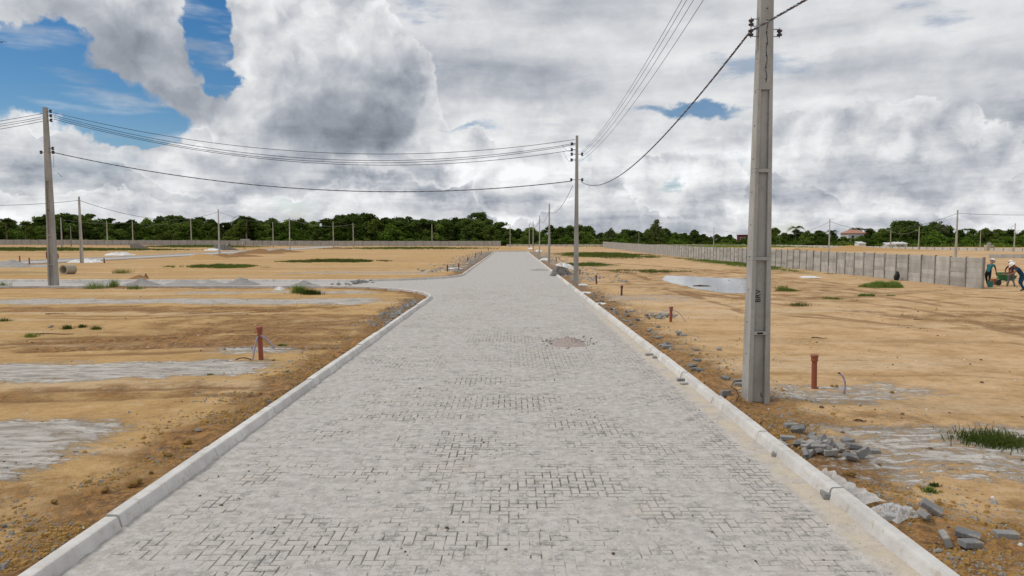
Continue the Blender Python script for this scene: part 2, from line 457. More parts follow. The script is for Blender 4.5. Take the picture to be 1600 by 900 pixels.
def npmesh(name, v, f, m, smooth=False):
    """v (n,3) array, f (k,4) or (k,3) array"""
    me = bpy.data.meshes.new(name)
    v = np.asarray(v, dtype=np.float32); f = np.asarray(f, dtype=np.int32); k = f.shape[1]
    me.vertices.add(len(v)); me.vertices.foreach_set('co', v.ravel())
    me.loops.add(f.size); me.loops.foreach_set('vertex_index', f.ravel())
    me.polygons.add(len(f)); me.polygons.foreach_set('loop_start', np.arange(0, f.size, k, dtype=np.int32))
    try: me.polygons.foreach_set('loop_total', np.full(len(f), k, dtype=np.int32))
    except Exception: pass
    me.materials.append(m)
    me.polygons.foreach_set('use_smooth', np.full(len(f), smooth))
    me.update(calc_edges=True); me.validate(); return me


class MB:
    def __init__(s): s.v = []; s.f = []
    def add(s, vs, fs):
        b = len(s.v); s.v += [tuple(p) for p in vs]; s.f += [tuple(i+b for i in q) for q in fs]; return s
    def box(s, c, d, rot=None, taper=1.):
        x, y, z = d[0]/2, d[1]/2, d[2]/2
        vs = [Vector((sx*x*(taper if sz > 0 else 1), sy*y*(taper if sz > 0 else 1), sz*z)) for sz in (-1, 1) for sx, sy in ((-1, -1), (1, -1), (1, 1), (-1, 1))]
        if rot is not None: vs = [Euler(rot).to_matrix() @ p for p in vs]
        return s.add([p+Vector(c) for p in vs], [(3, 2, 1, 0), (4, 5, 6, 7), (0, 1, 5, 4), (1, 2, 6, 5), (2, 3, 7, 6), (3, 0, 4, 7)])
    def prism(s, sec0, sec1):
        """two equal closed sections (lists of 3-D points), joined and capped"""
        n = len(sec0)
        return s.add(list(sec0)+list(sec1), [tuple(range(n))[::-1], tuple(range(n, 2*n))]+[(i, (i+1) % n, n+(i+1) % n, n+i) for i in range(n)])
    def tube(s, pts, r, n=6, r1=None, cap=True):
        pts = [Vector(p) for p in pts]; k = len(pts); vs = []
        up = Vector((0, 0, 1))
        for i, p in enumerate(pts):
            t = (pts[min(i+1, k-1)]-pts[max(i-1, 0)]).normalized()
            a = t.cross(up)
            if a.length < 1e-3: a = t.cross(Vector((1, 0, 0)))
            a.normalize(); b = t.cross(a).normalized()
            q = r if r1 is None else r+(r1-r)*i/(k-1)
            vs += [p+a*q*math.cos(2*PI*j/n)+b*q*math.sin(2*PI*j/n) for j in range(n)]
        fs = [(i*n+j, i*n+(j+1) % n, (i+1)*n+(j+1) % n, (i+1)*n+j) for i in range(k-1) for j in range(n)]
        if cap: fs += [tuple(range(n))[::-1], tuple(range((k-1)*n, k*n))]
        return s.add(vs, fs)
    def lathe(s, prof, n=16, c=(0, 0, 0), axis='Z', cap=True):
        vs = []
        for r, h in prof:
            for j in range(n):
                a = 2*PI*j/n; p = (r*math.cos(a), r*math.sin(a), h)
                if axis == 'X': p = (p[2], p[0], p[1])
                if axis == 'Y': p = (p[0], p[2], p[1])
                vs.append((p[0]+c[0], p[1]+c[1], p[2]+c[2]))
        k = len(prof)
        fs = [(i*n+j, i*n+(j+1) % n, (i+1)*n+(j+1) % n, (i+1)*n+j) for i in range(k-1) for j in range(n)]
        if cap: fs += [tuple(range(n))[::-1], tuple(range((k-1)*n, k*n))]
        return s.add(vs, fs)
    def mesh(s, name, m, smooth=False): return mesh(name, s.v, s.f, m, smooth)
    def build(s, name, m, parent=None, loc=(0, 0, 0), rot=(0, 0, 0), smooth=False, bevel=0):
        me = s.mesh(name, m, smooth)
        if bevel:
            bm = bmesh.new(); bm.from_mesh(me); bmesh.ops.recalc_face_normals(bm, faces=bm.faces)
            bmesh.ops.bevel(bm, geom=bm.edges[:], offset=bevel, segments=1, affect='EDGES'); bm.to_mesh(me); bm.free()
        return link(name, me, parent, loc, rot)


# ------------------------------------------------------------------ numeric noise and terrain
def _h(ix, iy, seed):
    n = (ix.astype(np.int64)*374761393 + iy.astype(np.int64)*668265263 + seed*974711) & 0x7fffffff
    n = ((n ^ (n >> 13))*1274126177) & 0x7fffffff
    n = ((n ^ (n >> 16))*2246822519) & 0x7fffffff
    return ((n >> 7) & 0xffff)/65535.


def vn(x, y, seed=0):
    x = np.asarray(x, float); y = np.asarray(y, float)
    ix, iy = np.floor(x), np.floor(y); fx, fy = x-ix, y-iy
    fx = fx*fx*(3-2*fx); fy = fy*fy*(3-2*fy)
    a, b, c, d = _h(ix, iy, seed), _h(ix+1, iy, seed), _h(ix, iy+1, seed), _h(ix+1, iy+1, seed)
    return (a*(1-fx)+b*fx)*(1-fy)+(c*(1-fx)+d*fx)*fy


def fbm(x, y, o=4, seed=0):
    s, a, t = 0., .5, 0.
    for i in range(o):
        s = s+a*vn(x*2**i+i*17.3, y*2**i-i*9.1, seed+i); t += a; a *= .55
    return s/t


def sst(a, b, v):
    t = np.clip((np.asarray(v, float)-a)/(b-a), 0, 1); return t*t*(3-2*t)


XL, XR = -3.85, 3.46           # kerb faces of the main road
YA, YB, RAD = 40.3, 46.4, 8.   # side street
YEND = 156.
PX0, PX1 = -63.5, -55.5        # parallel street, far left


def rise(x, y):
    return .5*sst(110, 250, y) + .5*sst(-40, -200, x)*sst(130, 250, y)


def road_sd(x, y):
    """>0 outside the carriageway, distance in m (approximately)"""
    x = np.asarray(x, float); y = np.asarray(y, float)
    main = np.maximum(np.maximum(XL-x, x-XR), y-YEND)
    side = np.maximum(np.maximum(YA-y, y-YB), x-XL)
    sd = np.minimum(main, side)
    for cy, s in ((YA-RAD, 1), (YB+RAD, -1)):
        cx = XL-RAD
        ins = (x > cx) & (x < XL+.01) & ((y-cy)*s > 0) & ((y-cy)*s < RAD+.01)
        sd = np.where(ins, np.minimum(sd, RAD-np.hypot(x-cx, y-cy)), sd)
    par = np.maximum(np.maximum(PX0-x, x-PX1), np.maximum(50-y, y-235))
    return np.minimum(sd, par)


PUD = [(1031, 438), (1042, 431), (1060, 429), (1085, 428), (1110, 430), (1135, 432), (1165, 436), (1182, 444), (1190, 452), (1180, 459), (1150, 460), (1115, 457), (1090, 453), (1066, 447), (1045, 442)]
PUDW = [at(px, py, 2.85*F/(py-374.5)) for px, py in PUD]


def gz(x, y, rough=True):
    x = np.asarray(x, float); y = np.asarray(y, float)
    sd = road_sd(x, y)
    h = .045+(fbm(x/4., y/4., 3, 3)-.5)*.10
    if rough:
        near = np.exp(-np.maximum(sd-.15, 0)/.9)
        q = (y < 60)
        h = h+q*(fbm(x/.55, y/.55, 4, 8)-.5)*(.04+.14*near)+q*(fbm(x/.16, y/.16, 3, 21)-.5)*(.010+.085*near)
    dp = np.hypot((x-13.5)/5., (y-43)/9.)
    h = h*(1-.9*sst(1.25, .8, dp))+.02*sst(1.25, .8, dp)
    h = h+.07*np.exp(-((x-4.6)**2+(y-11.9)**2)/.35)
    t = sst(.15, .32, sd)
    h = h*t+(-.16)*(1-t)
    return h+rise(x, y)


def G(px, py, dz=0.):
    d = ray(px, py); z = .045
    for _ in range(12):
        t = (z-CH)/d.z if d.z < -1e-4 else 300
        t = min(t, 300/d.y)
        z = float(gz(d.x*t, d.y*t, False))
        if z < -.05: z = 0.
    return Vector((d.x*t, d.y*t, float(gz(d.x*t, d.y*t))+dz))


def on(x, y, dz=0.):
    return Vector((x, y, float(gz(x, y))+dz))


def spaced(a, b, d0, grow, sgn=1):
    o = [a]; st = d0
    while o[-1]*sgn < b*sgn: o.append(o[-1]+st*sgn); st *= grow
    return o


def build_ground():
    xr = [XR+.02, XR+.09, XR+.15]+spaced(XR+.21, 13, .06, 1.0035)
    xr = xr+spaced(xr[-1]+.3, 900, .3, 1.06)
    xl = [XL-.02, XL-.09, XL-.15]+spaced(XL-.21, -13, .06, 1.0035, -1)
    xl = xl+spaced(xl[-1]-.3, -900, .3, 1.045, -1)
    xs = np.array(sorted(xl)+list(np.linspace(XL, XR, 8))+sorted(xr))
    ys = spaced(-12, 3.8, .8, 1.)+spaced(4.6, 17, .06, 1.004)
    ys = ys+spaced(ys[-1]+.13, 60, .13, 1.006)
    ys = ys+spaced(ys[-1]+.6, 1400, .6, 1.03)
    ys = np.array(ys)
    X, Y = np.meshgrid(xs, ys)
    Z = gz(X, Y)
    sd = road_sd(X, Y)
    # wheel ruts pressed into the open ground on the right, and two on the left
    RUT = [[(1040, 452), (1095, 466), (1160, 488), (1300, 497), (1450, 515), (1620, 543)], [(1060, 449), (1130, 463), (1220, 478), (1400, 494), (1620, 518)], [(1200, 446), (1300, 455), (1450, 474), (1620, 500)],
           [(1230, 440), (1380, 452), (1500, 462), (1620, 472)], [(1215, 462), (1340, 472), (1480, 492), (1620, 530)], [(920, 420), (990, 428), (1035, 443), (1100, 463), (1215, 470), (1350, 464), (1470, 455)], [(915, 408), (1000, 414), (1100, 422), (1200, 431), (1320, 444)],
           [(1290, 449), (1400, 462), (1530, 479), (1640, 490)], [(560, 478), (420, 486), (250, 497), (60, 500)], [(600, 500), (430, 512), (260, 530), (0, 541)], [(560, 545), (380, 546), (200, 556), (0, 560)], [(0, 634), (200, 628), (400, 624)]]
    rut = np.zeros_like(X)
    for pl in RUT:
        W = [at(px, py, 2.82*F/(py-374.5)) for px, py in pl]
        for a_, b_ in zip(W[:-1], W[1:]):
            ex, ey = b_.x-a_.x, b_.y-a_.y; L2_ = ex*ex+ey*ey
            for off in (-.0, .85):
                tt = np.clip(((X-a_.x)*ex+(Y-a_.y-off)*ey)/L2_, 0, 1); dd = np.hypot(X-a_.x-ex*tt+(fbm(X/2, Y/2, 2, 4)-.5)*.5, Y-off-a_.y-ey*tt+(fbm(X/2+9, Y/2, 2, 4)-.5)*.7)
                rut = np.maximum(rut, np.exp(-(dd/(.16+.004*a_.y))**2)*(.35+.9*fbm(X/1.2, Y/1.2, 3, 15)))
    rut *= (sd > .5)*(np.hypot((X-13.5)/4.6, (Y-43)/8.5) > 1)
    Z = Z-rut*.045
    v = np.stack([X.ravel(), Y.ravel(), Z.ravel()], 1)
    ny, nx = X.shape
    i = np.arange(ny*nx).reshape(ny, nx)
    f = np.stack([i[:-1, :-1].ravel(), i[:-1, 1:].ravel(), i[1:, 1:].ravel(), i[1:, :-1].ravel()], 1)
    me = npmesh('ground', v, f, M['ground'], True)
    w = (fbm(X/1.5, Y/1.5, 4, 31)-.5)
    def band(y0, hw, x0, x1, soft=1.2):
        return sst(hw+.55, hw-.35, np.abs(Y-y0+w*1.6))*sst(x0-soft, x0+soft, X)*sst(x1+soft, x1-soft, X)
    gray = band(14.6, .78, -60, -5.3)
    gray = np.maximum(gray, .9*band(9.15, 1.25, -40, -5.6-(Y.mean()*0), .8)*sst(-4.6, -6., X+ (Y-9)*.25))
    gray = np.maximum(gray, .85*band(31., 1.3, -24, -6))
    gray = np.maximum(gray, .7*band(36.4, .8, -18, -7))
    gray = np.maximum(gray, .85*band(17.3, .6, -7.6, -5.6))
    gray = np.maximum(gray, .62*band(12.4, .8, 4.2, 8))
    gray = np.maximum(gray, .66*band(9.0, 1.1, 3.9, 14))
    gray = np.maximum(gray, .5*band(7.4, .8, 6.5, 12))
    gray = np.maximum(gray, .5*band(33, 2.0, 4, 9))
    gray = np.maximum(gray, .5*band(58, 2.5, -20, -6))
    gray = np.maximum(gray, sst(.9, .2, np.abs(sd-.3))*.25*(Y > 25))
    brown = .95*np.exp(-(np.maximum(sd-.2, 0)/1.2)**1.5)*sst(1., 0., np.abs(Y-50)/200)
    brown = np.maximum(brown, .62*band(23.2, 2.4, -13, -4, 6))
    brown = np.maximum(brown, .75*band(20.8, .9, -12, -4, 4))
    brown = np.maximum(brown, .7*band(18.6, 1.2, -14, -4, 3))
    brown = np.maximum(brown, .6*band(27.5, 1.2, -24, -6, 4))
    brown = np.maximum(brown, .30*band(34, 5, 14, 30, 5))
    brown = np.maximum(brown, .45*band(24, 3, 13, 26, 5))
    brown = np.maximum(brown, .5*band(12.6, .7, -14, -4, 3))
    brown = np.maximum(brown, .42*band(7., 1.3, -7.5, -3.9, 1))
    brown = np.maximum(brown, .5*band(10.3, .7, 3.5, 6.8, 1))
    brown = np.maximum(brown, .5*band(6.6, .9, 3.6, 7.2, 1))
    brown = np.maximum(brown, .42*sst(1.6, 1.0, np.hypot((X-13.5)/6., (Y-43)/11.)))
    brown = np.maximum(brown, .45*band(60, 5, 6, 26, 3))
    brown = np.maximum(brown, .5*sst(215, 232, Y)*sst(-40, -80, X))
    gn = .8*sst(244, 262, Y)
    gn = np.maximum(gn, .55*band(150, 7, -140, -70, 6)*(1))
    for cx, cy, rx, ry in ((14, 130, 10, 25), (24.5, 75, 2.5, 28), (-26, 92, 6, 4.5), (-45, 58, 9, 3.5), (9, 75, 4, 6)):
        gn = np.maximum(gn, .62*sst(1.15, .6, np.hypot((X-cx)/rx, (Y-cy)/ry)))
    a = me.attributes.new('mask', 'FLOAT_COLOR', 'POINT')
    c = np.stack([gray.ravel(), brown.ravel(), gn.ravel(), np.clip(rut, 0, 1).ravel()], 1).astype(np.float32)
    a.data.foreach_set('color', c.ravel())
    o = link('ground', me); tag(o, kind='structure')
    return o


build_ground()

# ------------------------------------------------------------------ the road: sand bed, pavers, kerbs
EXPO = [(-.2, 6.35, 1.25, .55), (.55, 7.9, 1.0, .5), (.2, 11.8, .75, 1.3), (-.5, 9.2, .7, .5), (1.15, 10.6, .5, 1.0), (-1.9, 7.6, .35, .35), (1.9, 8.9, .5, .5), (-.9, 13.5, .8, .8), (1., 16., 1.0, 1.4), (-.2, 20., 1.4, 1.5), (1.8, 6.9, .5, .4)]


def sandlevel(x, y):
    """height of the blown sand above the paver tops (m)"""
    x = np.asarray(x, float); y = np.asarray(y, float)
    n = fbm(x/.8, y/.55, 4, 51)-.5; m = fbm(x/.20, y/.13, 3, 57)-.5
    e = np.zeros_like(x)
    for cx, cy, rx, ry in EXPO: e = np.maximum(e, np.exp(-((x-cx)/rx)**2-((y-cy)/ry)**2))
    e = np.maximum(e, .95*np.exp(-((x-2.95)/.34)**2)*sst(30, 22, y))
    s = .0002-.0075*e+n*.018+m*.020
    return np.where(s < -.0015, np.maximum(-.0015+(s+.0015)*2.2, -.020), np.minimum(s, .006))


def build_road():
    xs = np.linspace(XL-.01, XR+.01, 190)
    ys = np.array(spaced(-10, 4.2, .5, 1.)+spaced(4.7, 16, .04, 1.0)+spaced(16.05, 46, .06, 1.012)+spaced(47, YEND, 1., 1.02))
    ys = ys[ys <= YEND+.01]; ys = np.append(ys, YEND); ys = np.unique(ys)
    X, Y = np.meshgrid(xs, ys)
    gut = sst(3.12, 3.2, X)
    Z = rise(X, Y)+np.where(Y < 46, sandlevel(X, Y)*(1-gut)+gut*(.004+(fbm(X/.15, Y/.3, 3, 60)-.5)*.012), .003)
    Z += .02*np.exp(-((X-XL)/.22)**2)*fbm(X*2, Y/1.2, 3, 71) + .02*np.exp(-((X-XR)/.14)**2)*fbm(X*2, Y/1.2, 3, 72)
    v = np.stack([X.ravel(), Y.ravel(), Z.ravel()], 1); ny, nx = X.shape
    i = np.arange(ny*nx).reshape(ny, nx)
    f = np.stack([i[:-1, :-1].ravel(), i[:-1, 1:].ravel(), i[1:, 1:].ravel(), i[1:, :-1].ravel()], 1)
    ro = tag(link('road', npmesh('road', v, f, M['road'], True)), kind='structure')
    # side street with rounded mouths and the far parallel street
    pts = [(XL-.01, YA-RAD)]+[(XL-RAD+RAD*math.cos(a), YA-RAD+RAD*math.sin(a)) for a in np.linspace(0, PI/2, 14)[1:]]
    pts += [(-95, YA), (-95, YB)]
    pts += [(XL-RAD+RAD*math.cos(a), YB+RAD-RAD*math.sin(a)) for a in np.linspace(PI/2, 0, 14)[:-1]]+[(XL-.01, YB+RAD)]
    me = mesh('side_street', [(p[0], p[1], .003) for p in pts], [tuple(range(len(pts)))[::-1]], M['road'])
    bm = bmesh.new(); bm.from_mesh(me); bmesh.ops.triangulate(bm, faces=bm.faces[:])
    bmesh.ops.recalc_face_normals(bm, faces=bm.faces)
    for fc in bm.faces:
        if fc.normal.z < 0: fc.normal_flip()
    bm.to_mesh(me); bm.free()
    tag(link('side_street', me), kind='structure')
    yy = np.linspace(47, 234, 60); v = []; f = []
    for k, y in enumerate(yy):
        z = float(rise(-59, y))+.02
        v += [(PX0, y, z), (PX1, y, z)]
        if k: f.append((2*k-2, 2*k-1, 2*k+1, 2*k))
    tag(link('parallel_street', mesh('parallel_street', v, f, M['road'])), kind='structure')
    # pavers, 20 x 10 cm, herringbone
    X0, X1, Y0, Y1 = XL+.12, 3.24, 5.0, 40.
    items = []
    for j in range(int((Y1-Y0)/.1)):
        for i in range(int((X1-X0)/.1)):
            c = (i-j) % 4
            if c == 0: items.append((X0+(i+1)*.1, Y0+(j+.5)*.1, 0))
            elif c == 3: items.append((X0+(i+.5)*.1, Y0+(j+1)*.1, 1))
    A = np.array(items); ok = A[:, 0]+np.where(A[:, 2] == 0, .1, .05) < X1+.1
    A = A[ok]; n = len(A)
    s = sandlevel(A[:, 0], A[:, 1])
    top = (rng.random(n)-.5)*.0024
    tilt = (rng.random((n, 2))-.5)*.018
    score = (s < -.0015)*100 - A[:, 1]
    order = np.argsort(-score); pick = order[:300]; rest = order[300:]
    L2, W2, CHF, DEP = .0952, .0452, .005, .032

    def ring(l, w, z): return [(-l, -w, z), (l, -w, z), (l, w, z), (-l, w, z)]
    vs = ring(L2, W2, -DEP)+ring(L2, W2, -CHF)+ring(L2-CHF, W2-CHF, 0)
    fs = [(8, 9, 10, 11)]+[(a+b, a+(b+1) % 4, a+4+(b+1) % 4, a+4+b) for a in (0, 4) for b in range(4)]
    pme = mesh('paver', vs, fs, M['paver'])
    tn = pme.attributes.new('tone', 'FLOAT', 'FACE'); tn.data.foreach_set('value', [0.]*len(pme.polygons))
    for k in pick:
        x, y, r = A[k]
        link('paver', pme, ro, (x, y, top[k]), (tilt[k, 0], tilt[k, 1], PI/2*r+random.uniform(-.012, .012)))
    q = A[rest]; m = len(q)
    l = np.where(q[:, 2] == 0, L2, W2); w = np.where(q[:, 2] == 0, W2, L2)
    t = top[rest]; V = np.zeros((m, 8, 3), np.float32)
    for c, (a, b) in enumerate(((-1, -1), (1, -1), (1, 1), (-1, 1))):
        V[:, c] = np.stack([q[:, 0]+a*l, q[:, 1]+b*w, t-.030], 1)
        V[:, c+4] = np.stack([q[:, 0]+a*(l-CHF), q[:, 1]+b*(w-CHF), t+a*l*tilt[rest, 1]+b*w*tilt[rest, 0]], 1)
    base = np.arange(m)[:, None, None]*8
    ff = np.array([(4, 5, 6, 7), (0, 1, 5, 4), (1, 2, 6, 5), (2, 3, 7, 6), (3, 0, 4, 7)])[None]+base
    me = npmesh('paver_field', V.reshape(-1, 3), ff.reshape(-1, 4), M['paver'])
    tn = me.attributes.new('tone', 'FLOAT', 'FACE'); tn.data.foreach_set('value', np.repeat(rng.random(m), 5).astype(np.float32))
    o = link('paver_field', me, ro); o['kind'] = 'stuff'


build_road()

KP = [(0, -.14), (.0, .005), (.030, .112), (.042, .134), (.060, .140), (.160, .140), (.172, .128), (.172, -.14)]


def kerb_mesh(L, bend=None):
    """stone along +Y with its road face at x=0, body towards +x"""
    mb = MB(); g = .014
    a = [(x, g, z) for x, z in KP]; b = [(x, L-g, z) for x, z in KP]
    mb.prism(a, b); return mb.mesh('kerb_stone', M['kerb'])


def build_kerbs():
    k = tag(link('kerb'), kind='structure')
    L = 2.2; base = kerb_mesh(L); mb = MB(); mb.prism([(-x, 0.014, z) for x, z in KP], [(-x, L-.014, z) for x, z in KP]); mir = mb.mesh('kerb_stone', M['kerb'])
    def put(me, x, y, rz):
        link('kerb_stone', me, k, (x, y, float(rise(x, y))+random.uniform(-.010, .008)), (random.uniform(-.003, .003), random.uniform(-.03, .03), rz+random.uniform(-.004, .004)))
    y = 7.3-L*6
    while y < YEND-1: put(base, XR, y, 0); y += L
    y = 6.56-L*5
    while y+L <= YA-RAD+.9: put(mir, XL, y, 0); y += L
    y = YB+RAD
    while y < YEND-1: put(mir, XL, y, 0); y += L
    # rounded corners, each stone cut to the arc
    for cy, s in ((YA-RAD, 1), (YB+RAD, -1)):
        n = 6; cx = XL-RAD
        for i in range(n):
            a0, a1 = PI/2*i/n+.001, PI/2*(i+1)/n-.001; mb = MB(); secs = []
            for t in range(5):
                a = a0+(a1-a0)*t/4
                secs.append([(cx+(RAD-x)*math.cos(a), cy+s*(RAD-x)*math.sin(a), z) for x, z in KP])
            vs = [p for q in secs for p in q]; m = len(KP)
            fs = [(q*m+j, q*m+(j+1) % m, (q+1)*m+(j+1) % m, (q+1)*m+j) for q in range(4) for j in range(m)]+[tuple(range(m)), tuple(range(4*m, 5*m))]
            mb.add(vs, fs); mb.build('kerb_stone', M['kerb'], k)
    # side street kerbs
    x = XL-RAD-L
    while x > -92:
        put(base, x+L, YB, PI/2); put(mir, x+L, YA, PI/2); x -= L
    # far street kerbs: read only as two pale lines
    mb = MB()
    for y in range(52, 232, 4):
        for xx in (PX0-.07, PX1+.07): mb.box((xx, y+2, float(rise(xx, y+2))+.05), (.14, 3.96, .22))
    o = mb.build('kerb_run', M['kerb'], k); o['kind'] = 'stuff'
    # closing kerb at the end of the main road
    mb = MB(); mb.box(((XL+XR)/2, YEND+.1, float(rise(0, YEND))+.05), (XR-XL+4, .2, .22)); mb.build('kerb_stone', M['kerb'], k)


build_kerbs()


# ------------------------------------------------------------------ poles and lines
def shaft(mb, Hh, w0, w1, d0, d1, recs, rec=.07, web=True):
    """tapered double-T pole: flanges left and right, recessed web between ribs in recs=[(z0,z1)]"""
    def wd(z): t = z/Hh; return (w0+(w1-w0)*t)/2, (d0+(d1-d0)*t)/2
    def seg(z0, z1, fx0, fx1, fy):
        q = []
        for z in (z0, z1):
            w, d = wd(z); q.append([(w*fx0, -d*fy, z), (w*fx1, -d*fy, z), (w*fx1, d*fy, z), (w*fx0, d*fy, z)])
        mb.prism(q[0], q[1])
    z = -.6; cur = z
    edges = []
    for a, b in recs:
        if a > cur: edges.append((cur, a, 0))
        edges.append((a, b, 1)); cur = b
    edges.append((cur, Hh, 0))
    for a, b, r in edges:
        if not r: seg(a, b, -1, 1, 1)
        else:
            seg(a, b, -1, -.55, 1); seg(a, b, .55, 1, 1); seg(a, b, -.55, .55, .45)
    return wd


def bobbin(parent, p, side, s=1.):
    """spool insulator on a small steel bracket; side=+-1 in x"""
    o = MB()
    for dz in (-.055, .055): o.box((p[0]+side*.06*s, p[1], p[2]+dz*s), (.14*s, .012, .012))
    o.box((p[0]+side*.005, p[1], p[2]), (.01, .03, .16*s)); o.tube([(p[0]+side*.12*s, p[1], p[2]-.08*s), (p[0]+side*.12*s, p[1], p[2]+.08*s)], .007, 6)
    b = o.build('bracket', M['metal'], parent)
    r = [(.018, -.05), (.040, -.045), (.042, -.02), (.022, -.008), (.022, .008), (.042, .02), (.040, .045), (.018, .05)]
    MB().lathe([(a*s, h*s) for a, h in r], 12, (p[0]+side*.12*s, p[1], p[2])).build('insulator', M['porcelain'], b, smooth=True)


NEAR = at(1180, 632, 11.6); NEAR.z = float(gz(NEAR.x, 11.6))-.02
pn = thing('utility_pole', 'tall double-T concrete pole near the camera beside the right kerb, with black stencilled letters', 'pole', (NEAR.x, NEAR.y, 0), R(1.5))
mb = MB(); wd = shaft(mb, 9.35, .385, .150, .30, .125, [(.02, 1.24), (1.30, 2.50), (2.56, 3.97), (4.03, 5.33)])
mb.build('shaft', M['pole'], pn, bevel=.006)
mb = MB()
for i in range(14):   # bolt holes in the solid head
    z = 5.5+i*.19; w, d = wd(z); mb.box((0, -d-.001, z), (.017, .006, .02))
for i in range(10):
    z = .9+i*.55; w, d = wd(z); mb.box((-w-.001, 0, z), (.006, .02, .02))
mb.build('bolt_hole', M['hole'], pn)['kind'] = 'stuff'
mb = MB(); w, d = wd(5.6); mb.tube([(.003+.012*math.sin(i*1.7), -wd(5.45+i*.08)[1]-.006, 5.45+i*.08) for i in range(13)], .006, 5); mb.build('hanging_wire', M['black'], pn)
mb = MB(); w, d = wd(1.32); mb.box((0, -d-.002, 1.27), (.10, .006, .028)); mb.build('rib_slot', M['hole'], pn)
for z, sd_ in ((0, -1), (1, -1), (2, 1)):
    p = (at(1178, 52, 11.6).z, at(1178, 36, 11.6).z, at(1216, 52, 11.6).z)[z]
    bobbin(pn, (sd_*wd(p)[0], -.02, p), sd_, 1.05)


def lettering(txt, size, m, parent, loc, rot, name='stencil_lettering', squash=1.):
    cu = bpy.data.curves.new(name, 'FONT'); cu.body = txt; cu.size = size; cu.extrude = .0015; cu.align_x = 'CENTER'; cu.align_y = 'CENTER'; cu.resolution_u = 3
    t = bpy.data.objects.new('t', cu); me = bpy.data.meshes.new_from_object(t); bpy.data.objects.remove(t)
    me.name = name; me.materials.clear(); me.materials.append(m)
    return link(name, me, parent, loc, rot)


w, d = wd(1.95)
lettering('BRV', .125, M['ink'], pn, (-.02, -d*.45-.006, at(1181, 462, 11.6).z), (R(90), R(-90), 0))
w, d = wd(.3); lettering('L', .10, M['ink'], pn, (w*.42, -d*.46-.006, .20), (R(90), 0, 0))


def far_pole(px, top, base, label, big=False, Y=None, rot=0, pm=None, H8=None):
    g = G(px, base) if Y is None else None
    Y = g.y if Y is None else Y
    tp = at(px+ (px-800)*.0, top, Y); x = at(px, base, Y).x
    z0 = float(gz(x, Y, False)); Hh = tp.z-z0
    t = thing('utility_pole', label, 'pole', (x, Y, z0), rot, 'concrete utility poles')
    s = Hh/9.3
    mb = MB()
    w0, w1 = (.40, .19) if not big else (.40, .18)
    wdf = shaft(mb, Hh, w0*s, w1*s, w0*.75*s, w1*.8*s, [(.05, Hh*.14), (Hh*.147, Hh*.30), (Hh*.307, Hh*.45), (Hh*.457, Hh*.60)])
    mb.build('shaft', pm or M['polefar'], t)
    t['H'] = Hh
    return t, Vector((x, Y, z0+Hh)), wdf


poles = {}
poles['left'] = far_pole(84, 168, 449, 'large concrete pole at far left of the side street, four wires meeting at its head', True, pm=M['pole'])
poles['p2'] = far_pole(900, 212, 445, 'round-looking concrete pole on the right verge where wires from three sides meet', True, rot=R(90), pm=M['pole'])
specs = [(128, 307, 411, None, 'second tallest pole at left, on the pale far street beside white sacks'), (97, 340, 389, 185, 'slim far pole just right of the big left pole, in the green strip'),
         (111, 352, 375, 215, 'dark thin pole deep among the trees right of the big left pole'), (168, 345, 381, 215, 'far pole against the trees, between the white-sack pole and the gravel'),
         (208, 345, 384, 205, 'far pole standing at the right end of the green verge, left of grey blocks'), (299, 343, 379, 215, 'thin far pole left of the pale crouching workers'),
         (343, 327, 397, None, 'pole on the pale far street just left of the two distant workers'), (427, 347, 383, 205, 'thin far pole right of the two distant workers, on the wall line'),
         (453, 340, 389, 175, 'far pole rising from the brown dirt heaps on the distant street'), (521, 346, 387, 190, 'far pole at the end of the pale distant street'),
         (552, 348, 378, 225, 'thin pole partly behind the far wall, right of the distant street end'), (675, 350, 380, 225, 'lone thin pole at the far wall left of the main road'),
         (797, 350, 385, 215, 'thin white pole straight ahead at the end of the paved road'), (858, 318, 412, 84, 'first pole beyond the wire junction along the right verge'),
         (843, 336, 399, 118, 'second of the receding poles along the right verge'), (833, 346, 387, 165, 'third of the receding poles along the right verge'),
         (827, 350, 384, 200, 'last and smallest of the receding poles along the right verge'), (998, 362, 382, 235, 'short dark pole just behind the far end of the panel wall'),
         (1115, 355, 387, 200, 'white pole beyond the panel wall, above the puddle'), (1218, 363, 385, 240, 'tiny dark pole in front of trees just right of the near pole'),
         (1295, 342, 396, 132, 'pale pole standing behind the panel wall, right of the near pole'), (1391, 358, 390, 185, 'short pole in front of the white sheds among trees'),
         (1435, 354, 392, 165, 'pole right of the white sheds at the edge of the orange field'), (1493, 328, 404, 100, 'tallest pole beyond the right end of the panel wall'),
         (1531, 360, 393, 185, 'short far pole above the right end of the panel wall'), (1584, 349, 397, 150, 'rightmost pole, above the helmeted workers')]
for px, tp, bs, Y, lb in specs:
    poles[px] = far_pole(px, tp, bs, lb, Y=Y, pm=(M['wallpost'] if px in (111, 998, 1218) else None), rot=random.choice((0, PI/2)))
# the next pole of the line, behind the photographer, that carries the overhead cables
t = thing('utility_pole', 'concrete pole of the same line behind the viewer', 'pole', (NEAR.x, -21, 0), 0, 'concrete utility poles')
mb = MB(); shaft(mb, 9.35, .385, .150, .30, .125, [(.02, 1.24), (1.30, 2.50), (2.56, 3.97), (4.03, 5.33)]); mb.build('shaft', M['pole'], t)


